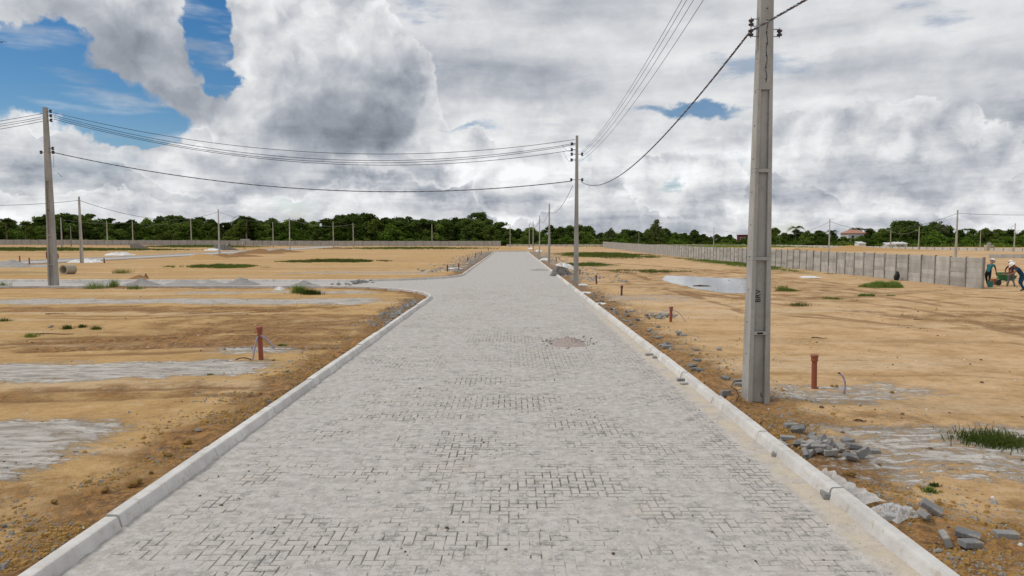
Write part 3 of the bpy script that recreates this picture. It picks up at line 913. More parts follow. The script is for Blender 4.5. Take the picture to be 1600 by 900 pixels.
def hardware(key, zs, side):
    t, top, wdf = poles[key]
    rz = t.rotation_euler.z
    for z, s in zip(zs, side):
        c, sn = math.cos(-rz), math.sin(-rz)
        w = max(wdf(z)); 
        e = link('cross_bracket', None, t) if False else None
        mb = MB(); v = Vector((s*w, 0, z)); 
        q = Matrix.Rotation(-rz, 3, 'Z')
        p0 = q @ Vector((s*(w-.02), -.03, z)); p1 = q @ Vector((s*(w+.22), -.03, z))
        mb.tube([p0, p1], .022, 6); b = mb.build('bracket', M['metal'], t)
        prof = [(.03, -.10), (.075, -.08), (.08, -.03), (.04, -.01), (.04, .01), (.08, .03), (.075, .08), (.03, .10)]
        MB().lathe(prof, 10, tuple(p1)).build('insulator', M['porcelain'], b, smooth=True)


hl = poles['left'][0]['H']
zl = lambda py: at(84, py, poles['left'][1].y).z - poles['left'][0].location.z
zp = lambda py: at(900, py, poles['p2'][1].y).z - poles['p2'][0].location.z
hardware('left', [zl(174), zl(181), zl(188), zl(232), zl(238), zl(238)], [1, 1, 1, 1, 1, -1])
hardware('p2', [zp(225), zp(234), zp(241), zp(241), zp(250), zp(281), zp(281)], [-1, -1, 1, -1, -1, 1, -1])


def cat(a, b, sag, n=28):
    a, b = Vector(a), Vector(b)
    return [a.lerp(b, t)-Vector((0, 0, 4*sag*t*(1-t))) for t in np.linspace(0, 1, n)]


def wire(a, b, sag, r, label, m='cable', n=28, name='overhead_wire', group='overhead wires'):
    o = MB().tube(cat(a, b, sag, n), r*.8, 5).build(name, M[m], smooth=True)
    tag(o, label, 'wire', group); return o


def twisted(a, b, sag, r, label, turns=90, n=420):
    base = cat(a, b, sag, n); t0 = thing('twisted_cable', label, 'cable', tuple(base[0]), 0, 'twisted overhead cables')
    o = Vector(base[0]); d = (Vector(b)-Vector(a)).normalized(); s1 = d.cross(Vector((0, 0, 1))).normalized(); s2 = d.cross(s1)
    for k, m in enumerate(('cable', 'cableblue', 'cablered')):
        pts = [p-o+(s1*math.cos(turns*2*PI*i/n+k*2*PI/3)+s2*math.sin(turns*2*PI*i/n+k*2*PI/3))*r for i, p in enumerate(base)]
        MB().tube(pts, r*.95, 5).build('strand', M[m], t0, smooth=True)


LT, P2T = poles['left'][1], poles['p2'][1]
yL, y2 = LT.y, P2T.y
# low twisted cable: left pole - wire junction pole - near pole - next pole
aL = at(83, 238, yL); a2l = at(893, 283, y2); a2r = at(908, 284, y2-.2); aN = Vector((NEAR.x-.30, 11.5, at(1178, 55, 11.6).z))
twisted(aL, a2l, 1.35, .016, 'long low cable sagging from the left pole to the junction pole', 60, 300)
twisted(a2r, aN, 1.05, .0105, 'low twisted cable swooping from the junction pole up to the near pole', 90, 420)
aN2 = Vector((NEAR.x-.27, 11.35, aN.z+.02))
twisted(aN2, Vector((NEAR.x-.3, -21, 6.4)), .95, .0105, 'twisted cable leaving the near pole over the camera at top right', 90, 420)
# four top wires junction -> near pole head
for i, (pz, nz, dx) in enumerate(((238, 9.18, -.10), (241, 9.00, -.08), (246, 8.82, -.02), (251, 8.62, .10))):
    wire(at(908, pz, y2-.15), (NEAR.x+dx, 11.6, nz), .62, .0085, ('topmost', 'second', 'third', 'lowest')[i]+' of the four bare wires climbing from the junction pole to the top of frame', group='four bare wires to the near pole')
    wire((NEAR.x+dx, 11.6, nz), (NEAR.x+dx, -21, nz), .8, .0085, 'bare wire passing overhead from the near pole head to the pole behind')
# left pole head -> junction head
for i, (pl, p2, sg) in enumerate(((176, 218, 1.55), (180, 224, 1.75), (183, 226, 1.80), (186, 234, 1.70))):
    wire(at(84, pl, yL), at(898, p2, y2), sg, .019, ('topmost', 'second', 'third', 'lowest')[i]+' of the four thin wires between the left pole head and the junction pole', group='four wires over the side street')
for i, pl in enumerate((176, 181, 184, 188)):
    a = at(74, pl, yL); wire(a, (a.x-34, yL-1.0, a.z+.1-.1*i), 1.7, .019, ('topmost', 'second', 'third', 'lowest')[i]+' of the wires leaving the left pole head towards the left edge', group='wires leaving the frame at left')
# small loops at the junction
for k, (p, q, s) in enumerate((((880, 235), (896, 249), .35), ((878, 226), (897, 233), .25), ((70 + 14, 242), (78+6, 262), -.15))):
    Yk = y2 if k < 2 else yL
    wire(at(*p, Yk), at(*q, Yk), s, .010, ('slack loop of thin wire under the junction pole bracket', 'small upper wire loop at the junction pole head', 'short loose wire tail hanging on the left pole')[k], n=12, name='wire_loop')
MB().tube([at(84, 270, yL)+Vector((.2, 0, 0)), at(92, 271, yL), at(97, 277, yL)], .012, 5).build('loose_wire', M['cable'], poles['left'][0]).matrix_parent_inverse = Matrix.Translation(-Vector(poles['left'][0].location))
w1 = poles[858][1]; w2 = poles[843][1]; w3 = poles[833][1]
wire(at(895, 290, y2), w1-Vector((0, 0, 1.0)), .75, .02, 'cable dropping from the junction pole to the first receding pole')
wire(w1-Vector((0, 0, .8)), w2-Vector((0, 0, .8)), .9, .024, 'cable between the first and second receding poles')
wire(w2-Vector((0, 0, .8)), w3-Vector((0, 0, .8)), .9, .024, 'cable between the second and third receding poles')
q1, q2 = poles[128][1], poles[343][1]
wire(q1-Vector((0, 0, .45)), q2-Vector((0, 0, .45)), 1.9, .035, 'sagging cable between the two poles of the distant left street')
wire(q1-Vector((0, 0, .45)), q1+Vector((-6, -34, -.5)), 1.3, .03, 'cable from the white-sack pole out past the left edge')
wire(q2-Vector((0, 0, .45)), poles[453][1]-Vector((0, 0, .45)), 1.3, .035, 'cable from the workers pole on to the dirt-heap pole')
wire(poles[453][1]-Vector((0, 0, .45)), poles[552][1]-Vector((0, 0, .45)), 1.2, .04, 'pale cable crossing the trees from the dirt-heap pole', 'metal')
wire(poles[97][1]-Vector((0, 0, .45)), poles[208][1]-Vector((0, 0, .6)), .6, .035, 'pale wire in front of the trees at far left', 'metal')
wire(poles[208][1]-Vector((0, 0, .8)), poles[299][1]-Vector((0, 0, .6)), .6, .035, 'pale wire in front of the trees right of the white-sack pole', 'metal')
r1, r2, r3, r4, r5 = poles[1295][1], poles[1493][1], poles[1584][1], poles[1391][1], poles[1435][1]
wire(r1-Vector((0, 0, .5)), r2-Vector((0, 0, .5)), 2.0, .035, 'sagging cable between the two tallest poles right of the near pole')
wire(r2-Vector((0, 0, .5)), r2+Vector((25, -5, .2)), .6, .03, 'cable running off the right edge from the tallest right pole')
wire(r1-Vector((0, 0, .5)), poles[1218][1]+Vector((0, 0, .2)), 1.5, .035, 'cable running left from the pale pole behind the wall')
wire(r4-Vector((0, 0, .5)), r5-Vector((0, 0, .5)), 1.0, .035, 'pale wire between the short poles near the white sheds', 'metal')
wire(poles[1115][1]-Vector((0, 0, .4)), poles[1218][1]-Vector((0, 0, .3)), 1.0, .03, 'thin wire above the far field behind the near pole')
wire(poles[1531][1]-Vector((0, 0, .4)), r3-Vector((0, 0, .3)), 1.0, .03, 'thin wire between the two poles at the right edge')


# ------------------------------------------------------------------ walls
def panel_wall():
    t = thing('concrete_wall', 'long grey wall of stacked concrete panels between slim posts, running away on the right', 'wall')
    A = at(1535, 452, 39.2); B = Vector((28.4, 214, 0)); A.z = 0
    L = (B-A).length; dr = (B-A).normalized(); n = int(L/1.5); ang = math.atan2(dr.y, dr.x)
    pm = MB().box((.75, 0, .15), (1.42, .045, .288)); pme = pm.mesh('panel', M['wall'])
    bm = bmesh.new(); bm.from_mesh(pme); bmesh.ops.bevel(bm, geom=bm.edges[:], offset=.013, segments=1, affect='EDGES'); bm.to_mesh(pme); bm.free()
    pom = MB().box((0, 0, .82), (.085, .13, 2.04)).mesh('post', M['wallpost'])
    sm = MB(); so = MB(); cnt = 0
    for i in range(n+1):
        p = A+dr*1.5*i; z = float(gz(p.x, p.y, False))-.02
        if i < 50: link('post', pom, t, (p.x, p.y, z), (random.uniform(-.006, .006), 0, ang))
        else: so.box((p.x, p.y, z+.82), (.13, .085, 2.04))
        if i == n: break
        for k in range(6):
            if i < 50:
                link('panel', pme, t, (p.x+random.uniform(-.012, .012), p.y, z+k*.30), (random.uniform(-.03, .03), 0, ang+random.uniform(-.006, .006)))
            else:
                c = p+dr*.75; sm.box((c.x+random.uniform(-.01, .01), c.y, z+.15+k*.3), (.045, 1.38, .288))
    so.build('far_posts', M['wallpost'], t)['kind'] = 'stuff'
    sm.build('far_panels', M['wall'], t)['kind'] = 'stuff'


panel_wall()


def far_wall(pts, h, label, m=M['wall'], bay=3., name='perimeter_wall'):
    t = thing(name, label, 'wall'); a = MB(); b = MB(); c = MB()
    for p, q in zip(pts[:-1], pts[1:]):
        p, q = Vector((p[0], p[1], 0)), Vector((q[0], q[1], 0)); L = (q-p).length; d = (q-p)/L; n = max(1, int(L/bay)); ang = math.atan2(d.y, d.x)
        for i in range(n):
            r = p+d*L*(i+.5)/n; z = float(gz(r.x, r.y, False)); dz = random.uniform(-.03, .03)
            for k in range(3): a.box((r.x, r.y, z+dz+h*(k+.5)/3), (L/n-.1, .08, h/3-.02), (0, 0, ang))
            r = p+d*L*i/n; b.box((r.x, r.y, z+h*.5), (.16, .18, h+.06), (0, 0, ang))
    a.build('panels', m, t)['kind'] = 'stuff'; b.build('posts', M['wallpost'], t)['kind'] = 'stuff'
    return t


far_wall([(-420, 252), (-200, 250), (-60, 247), (-4, 245)], 1.85, 'far grey perimeter wall in front of the trees left of the road')
far_wall([(-2, 246), (40, 248), (88, 232), (108, 178), (128, 138), (150, 100)], .62, 'low pale boundary wall crossing behind the road end and the orange field', M['kerb'], 2., 'boundary_wall')
gate = thing('wall_screen', 'small pale board standing up behind the perimeter wall, above the two distant workers', 'screen', (at(383, 376, 252).x, 252, 0))
[MB().box((dx, 0, 1.6), (.12, .12, 3.2)).build('post', M['wallpost'], gate) for dx in (-1.6, 1.6)]
MB().box((0, 0, 2.55), (3.6, .06, 1.1)).build('board', M['wall'], gate)

# ------------------------------------------------------------------ puddle
pc = sum(PUDW, Vector())/len(PUDW)
pts = []
for i in range(len(PUDW)):
    a, b = PUDW[i], PUDW[(i+1) % len(PUDW)]
    for t in (0, .25, .5, .75):
        q = a.lerp(b, t); j = 1+(float(fbm(q.x*1.3, q.y*.6, 3, 5))-.5)*.16; pts.append((pc.x+(q.x-pc.x)*j, pc.y+(q.y-pc.y)*j, .034))
me = mesh('puddle', pts, [tuple(range(len(pts)))], M['water'])
bm = bmesh.new(); bm.from_mesh(me)
for f in bm.faces:
    f.normal_update()
    if f.normal.z < 0: f.normal_flip()
bmesh.ops.triangulate(bm, faces=bm.faces[:]); bm.to_mesh(me); bm.free()
tag(link('puddle', me), 'large shallow puddle reflecting the sky on the sand left of the near pole', 'puddle', kind='structure')
tw = G(1083, 447)
MB().tube([(0, 0, .0), (.5, .2, .03), (1.0, .1, .05), (1.4, -.3, .0)], .05, 5, .02).tube([(.5, .2, .03), (.7, .4, .10)], .03, 5, .01).build('driftwood', M['wood'], loc=(tw.x, tw.y, .03))
bpy.data.objects['driftwood'].scale = (.75, .75, .75)
tag(bpy.data.objects['driftwood'], 'dark branch lying in the middle of the puddle', 'branch')
#PART2
# ------------------------------------------------------------------ pipes, hoses
def pipe(px, top, base, r, label, hoses=(), cat_='pipe', m='pvc', lid=True):
    g = G(px, base); h = at(px, top, g.y).z-g.z
    t = thing('pipe_riser', label, cat_, (g.x, g.y, g.z), random.uniform(0, 3), 'red-brown pipe risers')
    tl = random.uniform(-.03, .03); t.rotation_euler.x = tl; t.rotation_euler.y = random.uniform(-.03, .03)
    MB().lathe([(r, -.1), (r, h-.12)], 14).build('tube', M[m], t, smooth=False)
    if lid:
        MB().lathe([(r*1.02, h-.13), (r*1.28, h-.12), (r*1.30, h-.085), (r*1.18, h-.08), (r*1.18, h-.05)], 16).build('socket', M[m], t)
        MB().lathe([(r*1.36, h-.052), (r*1.40, h-.045), (r*1.40, h-.012), (r*1.2, h)], 16).build('cap', M[m], t)
    return t, g, h


pipe(1272, 554, 606, .050, 'large red-brown capped pipe standing right of the near pole')
tt, g, hh = pipe(1048, 479, 503, .050, 'red-brown capped pipe beside the small heap of pavers right of the road')
MB().tube(cat((.03, -.05, .4), (.5, -.1, -.02), -.12, 10), .012, 5).tube(cat((-.03, -.05, .45), (-.35, -.1, .42), .05, 6), .012, 5).build('hose', M['hose'], tt)
tt.rotation_euler.z = 0
pipe(971, 446, 462, .05, 'red-brown pipe between the puddle and the right kerb', m='pvcdark')
pipe(932, 430, 444, .05, 'dark red pipe just right of the junction pole', m='pvcdark')
pipe(906, 421, 429, .05, 'short red pipe stub behind the junction pole', m='pvcdark')
pipe(869, 402, 409, .05, 'distant dark pipe left of the tarpaulin-covered block stack', m='pvcdark')
tt, g, hh = pipe(408, 510, 562, .055, 'red-brown capped pipe on the left with two lilac hoses')
tt.rotation_euler.z = 0
MB().tube(cat((-.03, -.05, .56), (-.15, -.15, -.03), -.05, 12), .017, 6).build('hose', M['hose'], tt, smooth=True)
MB().tube(cat((.03, -.05, .58), (.36, -.1, .28), -.06, 12), .017, 6).build('hose', M['hose'], tt, smooth=True)
MB().tube(cat((-.12, -.15, .0), (-.55, -.1, .03), -.06, 9), .014, 5).build('hose', M['hosedark'], tt)
for (px, a, b), lb in zip([(31, 398, 412), (46, 401, 413), (73, 392, 404), (91, 395, 404), (163, 402, 411)],
                          ['tall red pipe at far left beside the pale street', 'shorter red pipe at far left beside the pale street', 'dark pipe behind the big left pole', 'dark pipe just right of the big left pole', 'dark pipe right of the white sacks']):
    pipe(px, a, b, .07, lb, m='pvc' if px < 50 else 'pvcdark', lid=False)
for (px, a, b), lb in zip([(699, 412, 424), (717, 409, 422), (731, 400, 408), (743, 394, 403), (752, 391, 399), (763, 386, 392)],
                          ['nearest left red pipe beyond the side street', 'red pipe right of the nearest one beyond the side street', 'third of the far red pipes on the left verge', 'fourth of the far red pipes on the left verge', 'fifth of the far red pipes on the left verge', 'smallest far red pipe at the left of the road end']):
    pipe(px, a, b, .06, lb, m='pvcdark', lid=False)
g = G(1319, 615)
o = MB().tube([(.0, 0, -.02), (.015, 0, .12), (.01, 0, .22), (-.03, 0, .32), (-.09, 0, .38)], .016, 6).build('hose', M['hose'], loc=g, smooth=True)
tag(o, 'short lilac hose end curling out of the sand right of the capped pipe', 'hose')
MB().tube([(-.085, 0, .375), (-.12, 0, .39)], .017, 6).build('dark_tip', M['hosedark'], o)
g = G(1148, 628)
tag(MB().tube([(0, 0, -.03), (.07, 0, .1), (.02, 0, .2), (-.07, 0, .25), (-.03, 0, .33), (.1, 0, .36)], .011, 5).build('bent_rod', M['wood'], loc=g), 'bent brown wire sticking out of the soil left of the near pole', 'wire')


# ------------------------------------------------------------------ loose pavers
def paver_mesh(l=.2, w=.1, h=.06, name='loose_paver'):
    me = MB().box((0, 0, 0), (l, w, h)).mesh(name, M['loose'])
    bm = bmesh.new(); bm.from_mesh(me); bmesh.ops.bevel(bm, geom=bm.edges[:], offset=.006, segments=1, affect='EDGES'); bm.to_mesh(me); bm.free(); return me


LP = paver_mesh()


def lay(x, y, z, rx, ry, rz, label, group=None, s=1.):
    q = Euler((rx, ry, rz)).to_matrix(); low = min((q @ Vector((a*.1, b*.05, c*.03))).z for a in (-1, 1) for b in (-1, 1) for c in (-1, 1))*s
    o = link('loose_paver', LP, None, (x, y, z-low-.008), (rx, ry, rz)); o.scale = (s, s, s)
    return tag(o, label, 'paver', group)


def lone(px, py, rz, label, up=(0, 0), zroad=None, s=1.):
    g = G(px, py)
    lay(g.x, g.y, max(g.z, .0) if zroad is None else zroad, up[0], up[1], R(rz), label, 'loose concrete pavers', s)


U = random.uniform
lone(1213, 712, 60, 'single paver lying in the gutter against the right kerb, level with the paver heap', (0, 0), .004)
lone(1291, 778, 75, 'paver leaning in the gutter of the right kerb, left of the plastic film', (0, .12), .004)
lone(1236, 668, 8, 'paver standing apart at the back left of the heap')
lone(1231, 684, -12, 'paver lying flat at the left end of the heap')
lone(1443, 818, 50, 'tilted light paver right of the plastic film, lower of two touching', (.5, .35))
lone(1455, 808, -30, 'small paver leaning behind the tilted light one', (.3, .5))
lone(1477, 850, 70, 'paver stub standing alone below the leaning two, near right bottom', (1.2, 0))
lone(1512, 846, -40, 'paver lying behind another at the bottom right', (.2, .1))
lone(1516, 858, 12, 'front paver of the two at the bottom right', (0, .1))
lone(1572, 839, -8, 'lone dark paver at the far right of the bare sand')
lone(1362, 706, 5, 'lone paver just right of the heap')
lone(1324, 690, 25, 'small paver at the back of the heap', (.1, 0))
lone(1334, 702, 10, 'paver on the right edge of the heap', (0, .2))
lone(1134, 620, 20, 'upright paver left of the near pole', (1.5, 0))
lone(1015, 556, 10, 'left of two pavers by the kerb halfway up the road', (0, 0), .004)
lone(1023, 560, 80, 'right of two pavers by the kerb halfway up the road', (0, 0), .004)
lone(1066, 596, 5, 'paver lying in the gutter left of the near pole', (0, 0), .004)
lone(1071, 601, 20, 'broken paver edge in front of the gutter paver', (0, 0), -.02)
lone(1068, 525, 5, 'paver lying flat on the smooth sand right of the kerb rubble')
lone(1061, 524, 60, 'paver lying flat among others by the kerb', (0, .1))
lone(1042, 543, 5, 'large flat paver on the verge right of the kerb joint', s=1.25)
lone(1030, 527, 8, 'flat paver on the verge above the large flat one')
lone(1060, 520, -4, 'pale flat paver on the smooth sand beside the verge')
lone(1087, 577, 12, 'paver at the left end of the row below the near pole rubble')
lone(1154, 602, 5, 'lower paver of the two stacked left of the near pole')
lone(1154, 599, 15, 'dark paver stacked left of the near pole', (0, 0), .10)
# the heap beside the kerb
hc = G(1290, 706)
for i in range(34):
    a = U(0, 2*PI); q = abs(random.gauss(0, .5)); x = hc.x-.05+math.cos(a)*q*.62; y = hc.y+math.sin(a)*q*.62
    if x < 3.72: x = 3.72+U(0, .1)
    z = float(gz(x, y)) + max(0, .10-.22*q)*U(0, 1)
    lay(x, y, z, U(-.5, .5) if i % 3 else U(1, 1.6), U(-.4, .4), U(0, PI), 'grey paver tossed in the heap beside the right kerb', 'pavers of the heap by the kerb', U(.8, 1.))
hc = G(1046, 497)
for i in range(16):
    x = hc.x-.25+random.gauss(0, .28); y = hc.y+random.gauss(0, .25)
    lay(x, y, float(gz(x, y))+U(0, .07), U(-.5, .5), U(-.5, .5), U(0, PI), 'grey paver in the small heap at the foot of the second pipe', 'pavers of the heap by the second pipe')
for i in range(44):   # strewn along the verge
    y = 12.8+U(0, 1)**.8*24; x = 3.72+abs(random.gauss(0, .45))+U(0, .25)
    lay(x, y, float(gz(x, y)), U(-.3, .3), U(-.3, .3), U(0, PI), 'grey paver strewn on the brown verge along the right kerb', 'pavers strewn along the right verge', U(.6, 1.))
for i in range(26):
    y = U(24, 31.5); x = XL-.3-abs(random.gauss(0, .4))
    lay(x, y, float(gz(x, y)), U(-.3, .3), U(-.3, .3), U(0, PI), 'grey paver strewn behind the left kerb before the side street corner', 'pavers strewn at the left corner', U(.6, 1.))
for i in range(40):
    y = U(41.6, 46.1); x = -10.6+(y-42)*.22+random.gauss(0, .4)
    lay(x, y, .003+U(0, .10), U(-.3, .3), U(-.3, .3), U(0, PI), 'grey paver in the loose pile across the side street', 'pavers piled in the side street', U(.9, 1.3))


# ------------------------------------------------------------------ stones, clods, gravel
def rock_mesh(name, m, seed, n=1, amp=.28, flat=.7):
    bm = bmesh.new(); bmesh.ops.create_icosphere(bm, subdivisions=n+1, radius=.5)
    r = random.Random(seed); sh = [Vector((r.uniform(-1, 1), r.uniform(-1, 1), r.uniform(-1, 1))).normalized() for _ in range(7)]
    for v in bm.verts:
        k = 1.
        for q in sh: k -= max(0, v.co.normalized().dot(q)-.55)*amp*2
        v.co *= k*(1+r.uniform(-.07, .07)); v.co.z *= flat
    me = bpy.data.meshes.new(name); bm.to_mesh(me); bm.free(); me.materials.append(m); return me


CL = [rock_mesh('clod', M['clod'], i, 2, .3) for i in range(4)]
ST = [rock_mesh('stone', M['stone'], 10+i, 1, .3) for i in range(4)]


def rock(px, py, s, label, me, name='stone', ctg='stone', group=None):
    g = G(px, py); o = link(name, me, None, (g.x, g.y, g.z+s*.22), (U(-.3, .3), U(-.3, .3), U(0, 6))); o.scale = (s, s*U(.75, 1), s*U(.8, 1)); return tag(o, label, ctg, group)


rock(80, 512, .17, 'dark round stone alone on the sand at left', ST[0])
rock(449, 581, .10, 'pale blue-grey stone behind the left kerb', ST[1])
rock(310, 675, .09, 'blue-grey stone on the brown bank of the left kerb', ST[2])
rock(7, 825, .07, 'small blue-grey stone at the bottom left edge', ST[3])
rock(40, 824, .05, 'smaller blue-grey stone right of the edge one', ST[1])
rock(428, 563, .08, 'small brown clod right of the hosed pipe', CL[1], 'clod', 'clod')
rock(1394, 614, .09, 'brown clod on the open sand right of the lilac hose', CL[0], 'clod', 'clod')
rock(1307, 604, .10, 'rounded ochre stone just right of the large capped pipe', CL[2], 'clod', 'clod')
rock(1300, 603, .08, 'ochre stone between the capped pipe and the hose', CL[3], 'clod', 'clod')
rock(1330, 748, .12, 'ochre clod behind the right kerb above the plastic film', CL[1], 'clod', 'clod')
rock(1322, 745, .09, 'smaller ochre clod beside the one above the plastic film', CL[2], 'clod', 'clod')
rock(1486, 874, .06, 'small grey stone at the bottom right', ST[1])
rock(1497, 876, .05, 'dark small stone at the bottom right', ST[2])
for px, py, s, w_ in [(292, 692, .15, 'largest'), (262, 714, .12, 'middle'), (207, 758, .14, 'lower left'), (216, 754, .11, 'lower right'), (165, 768, .11, 'half-buried'), (85, 790, .09, 'leftmost'), (235, 736, .08, 'small')]:
    rock(px, py, s, w_+' ochre clod on the bank behind the left kerb', CL[int(px) % 4], 'clod', 'clod')


def scatter(name, n, fx, m, sz, label=None, seed=1, verts=None):
    """many tiny stones joined in one stuff object"""
    r = np.random.default_rng(seed)
    P = fx(r, n); n = len(P)
    base = np.array([(-.5, -.4, -.2), (.5, -.45, -.2), (.45, .5, -.2), (-.4, .45, -.2), (-.3, -.2, .3), (.3, -.25, .25), (.2, .3, .32), (-.25, .25, .22)])
    F_ = np.array([(4, 5, 6, 7), (0, 1, 5, 4), (1, 2, 6, 5), (2, 3, 7, 6), (3, 0, 4, 7)])
    s = r.uniform(*sz, n)*np.exp(r.normal(0, .35, n)); a = r.uniform(0, 6.28, n)
    b = base[None]*(1+r.uniform(-.25, .25, (n, 8, 3)))*s[:, None, None]
    c, sn = np.cos(a)[:, None], np.sin(a)[:, None]
    V = np.stack([b[..., 0]*c-b[..., 1]*sn+P[:, 0:1], b[..., 0]*sn+b[..., 1]*c+P[:, 1:2], b[..., 2]+P[:, 2:3]+s[:, None]*.1], 2)
    me = npmesh(name, V.reshape(-1, 3), (F_[None]+np.arange(n)[:, None, None]*8).reshape(-1, 4), m)
    return tag(link(name, me), label, None, None, 'stuff')


def verge(x0, sgn, sp, ya, yb):
    def f(r, n):
        y = ya+(yb-ya)*r.random(n)**1.6; x = x0+sgn*np.abs(r.normal(0, sp, n))
        k = (fbm(x/.8, y/.8, 3, 91) > .47) & (road_sd(x, y) > .18); x, y = x[k], y[k]
        return np.stack([x, y, gz(x, y)], 1)
    return f


scatter('pebbles', 9000, verge(XL-.25, -1, .85, 4.5, 34), M['stone'], (.010, .024), seed=1)
scatter('pebbles', 9000, verge(XR+.25, 1, 1.2, 4.5, 36), M['stone'], (.010, .026), seed=2)
scatter('soil_crumbs', 7000, verge(XL-.22, -1, .55, 4.5, 34), M['clod'], (.014, .045), seed=3)
scatter('soil_crumbs', 6000, verge(XR+.22, 1, .6, 4.5, 36), M['clod'], (.014, .045), seed=4)


def openfield(x0, x1, ya, yb, pw=1.8):
    def f(r, n):
        y = ya+(yb-ya)*r.random(n)**pw; x = r.uniform(x0, x1, n)*(.5+y/(yb)); k = road_sd(x, y) > .3; x, y = x[k], y[k]
        dp = np.hypot((x-13.5)/5., (y-43)/9.); k = dp > .9; x, y = x[k], y[k]
        return np.stack([x, y, gz(x, y)], 1)
    return f


scatter('debris', 700, openfield(4, 30, 6, 70), M['wood'], (.015, .04), seed=5)
scatter('debris', 700, openfield(-34, -4, 6, 70), M['wood'], (.015, .04), seed=6)
scatter('white_chips', 500, openfield(4, 26, 6, 60), M['kerb'], (.01, .03), seed=7)
scatter('white_chips', 500, openfield(-30, -4, 6, 60), M['kerb'], (.01, .03), seed=8)


def onroad(r, n):
    y = 5+30*r.random(n)**1.5; x = r.uniform(XL+.05, XR-.05, n); return np.stack([x, y, np.full(n, .003)], 1)


scatter('road_grit', 900, onroad, M['stone'], (.006, .016), seed=9)
scatter('road_grit', 260, onroad, M['wood'], (.008, .020), seed=10)
# two rubble bands: broken stones beside the corner kerb and by the junction pole
scatter('rubble', 240, lambda r, n: (lambda x, y: np.stack([x, y, gz(x, y)+.02], 1))(XL-.35-np.abs(r.normal(0, .4, n)), r.uniform(22, 31, n)), M['gravel'], (.03, .09), seed=11)
scatter('rubble', 260, lambda r, n: (lambda x, y: np.stack([x, y, gz(x, y)+.02], 1))(XR+.35+np.abs(r.normal(0, .7, n)), r.uniform(17, 41, n)), M['gravel'], (.02, .06), seed=12)
_g = G(888, 535)
scatter('heap_crumbs', 260, lambda r, n: (lambda x, y: np.stack([x, y, .01+.10*np.clip(1-np.hypot(x-_g.x, y-_g.y)/.5, 0, 1)], 1))(_g.x+r.normal(0, .36, n), _g.y+r.normal(0, .42, n)), M['pinkgravel'], (.015, .05), seed=31)
scatter('rubble', 1200, lambda r, n: (lambda x, y: np.stack([x, y, gz(x, y)+.02], 1))(XR+.5+np.abs(r.normal(0, 1.6, n)), r.uniform(45, 150, n)), M['gravel'], (.05, .16), seed=13)
scatter('rubble', 1500, lambda r, n: (lambda x, y: np.stack([x, y, gz(x, y)+.02], 1))(XL-.5-np.abs(r.normal(0, 1.8, n)), r.uniform(58, 150, n)), M['gravel'], (.05, .16), seed=14)


def heap(px, py, rx, ry, h, m, label, ctg='heap', seed=0, z0=None, name='gravel_heap', group=None, rz=0., rough=.35):
    g = G(px, py); r = 26; n = 40; vs = []; fs = []
    for i in range(r+1):
        t = i/r
        for j in range(n):
            a = 2*PI*j/n; x = math.cos(a)*t; y = math.sin(a)*t
            wob = 1+.35*(float(vn(math.cos(a)*1.7+seed*5.1, math.sin(a)*1.7+seed*3.3, 7))-.5)
            x *= wob; y *= wob
            hh = (1-t)**.9*(1-.25*t)*(1+rough*(float(fbm(x*4+seed*3, y*4+seed, 3, 9))-.5)*1.6)+.06*(float(fbm(x*14+seed, y*14, 2, 5))-.5)*(t < .95)
            vs.append((x*rx, y*ry, max(hh, 0)*h-(.04 if i == r else 0)))
    for i in range(r):
        for j in range(n): fs.append((i*n+j, i*n+(j+1) % n, (i+1)*n+(j+1) % n, (i+1)*n+j))
    me = mesh(name, vs, [q[::-1] for q in fs], m, True)
    return tag(link(name, me, None, (g.x, g.y, (g.z if z0 is None else z0)-.01), (0, 0, rz)), label, ctg, group)


heap(222, 446, 1.35, .8, .44, M['gravel'], 'leftmost low grey gravel heap on the side street', seed=1, z0=0)
heap(286, 446, 1.5, .9, .42, M['gravel'], 'pale gravel heap left of the darkest one on the side street', seed=2, z0=0)
heap(330, 447.5, 2.1, 1.0, .34, M['gravel'], 'wide flat gravel heap in the middle of the side street', seed=3, z0=0)
heap(376, 445, 1.2, .9, .52, M['gravel'], 'tallest pointed gravel heap on the side street', seed=4, z0=0)
heap(475, 447, 1.0, .8, .35, M['gravel'], 'small gravel heap behind the grass tufts', seed=5, z0=0)
heap(130, 442, 1.9, .5, .14, M['gravel'], 'thin dark streak of gravel just right of the big left pole', seed=6, z0=0)
heap(888, 537, .55, .7, .18, M['pinkgravel'], rough=1.1, label= 'low pinkish heap of rubble lying on the paved road', seed=7, z0=0, name='rubble_heap')
heap(843, 422, 1.05, 1.8, .16, M['gravel'], 'low dark heap on the paved road near the junction pole', seed=8, z0=0, name='rubble_heap')
heap(20, 417, 2.2, 1.8, .75, M['gravel'], 'grey sand heap at the left edge beside the pale street', seed=9)
heap(60, 417, 3.8, 1.0, .28, M['gravel'], 'long low grey heap beside the pale street at left', seed=16)
heap(318, 405, 4.2, 2.5, .95, M['ochresoil'], 'ochre sand heap left of the workers pole', seed=10, name='sand_heap')
heap(345, 402, 3., 2.5, .7, M['brownsoil'], 'first dark soil heap beside the pale street', seed=11, name='soil_heap')
heap(372, 401, 4., 2.5, .6, M['brownsoil'], 'second dark soil heap below the workers pole', seed=12, name='soil_heap')
heap(405, 396, 5.0, 3, 1.0, M['brownsoil'], 'reddish soil heap right of the workers pole', seed=13, name='soil_heap')
heap(440, 394, 5.0, 3, .8, M['brownsoil'], 'low reddish soil heap left of the dirt-heap pole', seed=14, name='soil_heap')
heap(525, 389, 5., 4, .6, M['brownsoil'], 'low brown soil heap at the end of the pale street', seed=15, name='soil_heap')
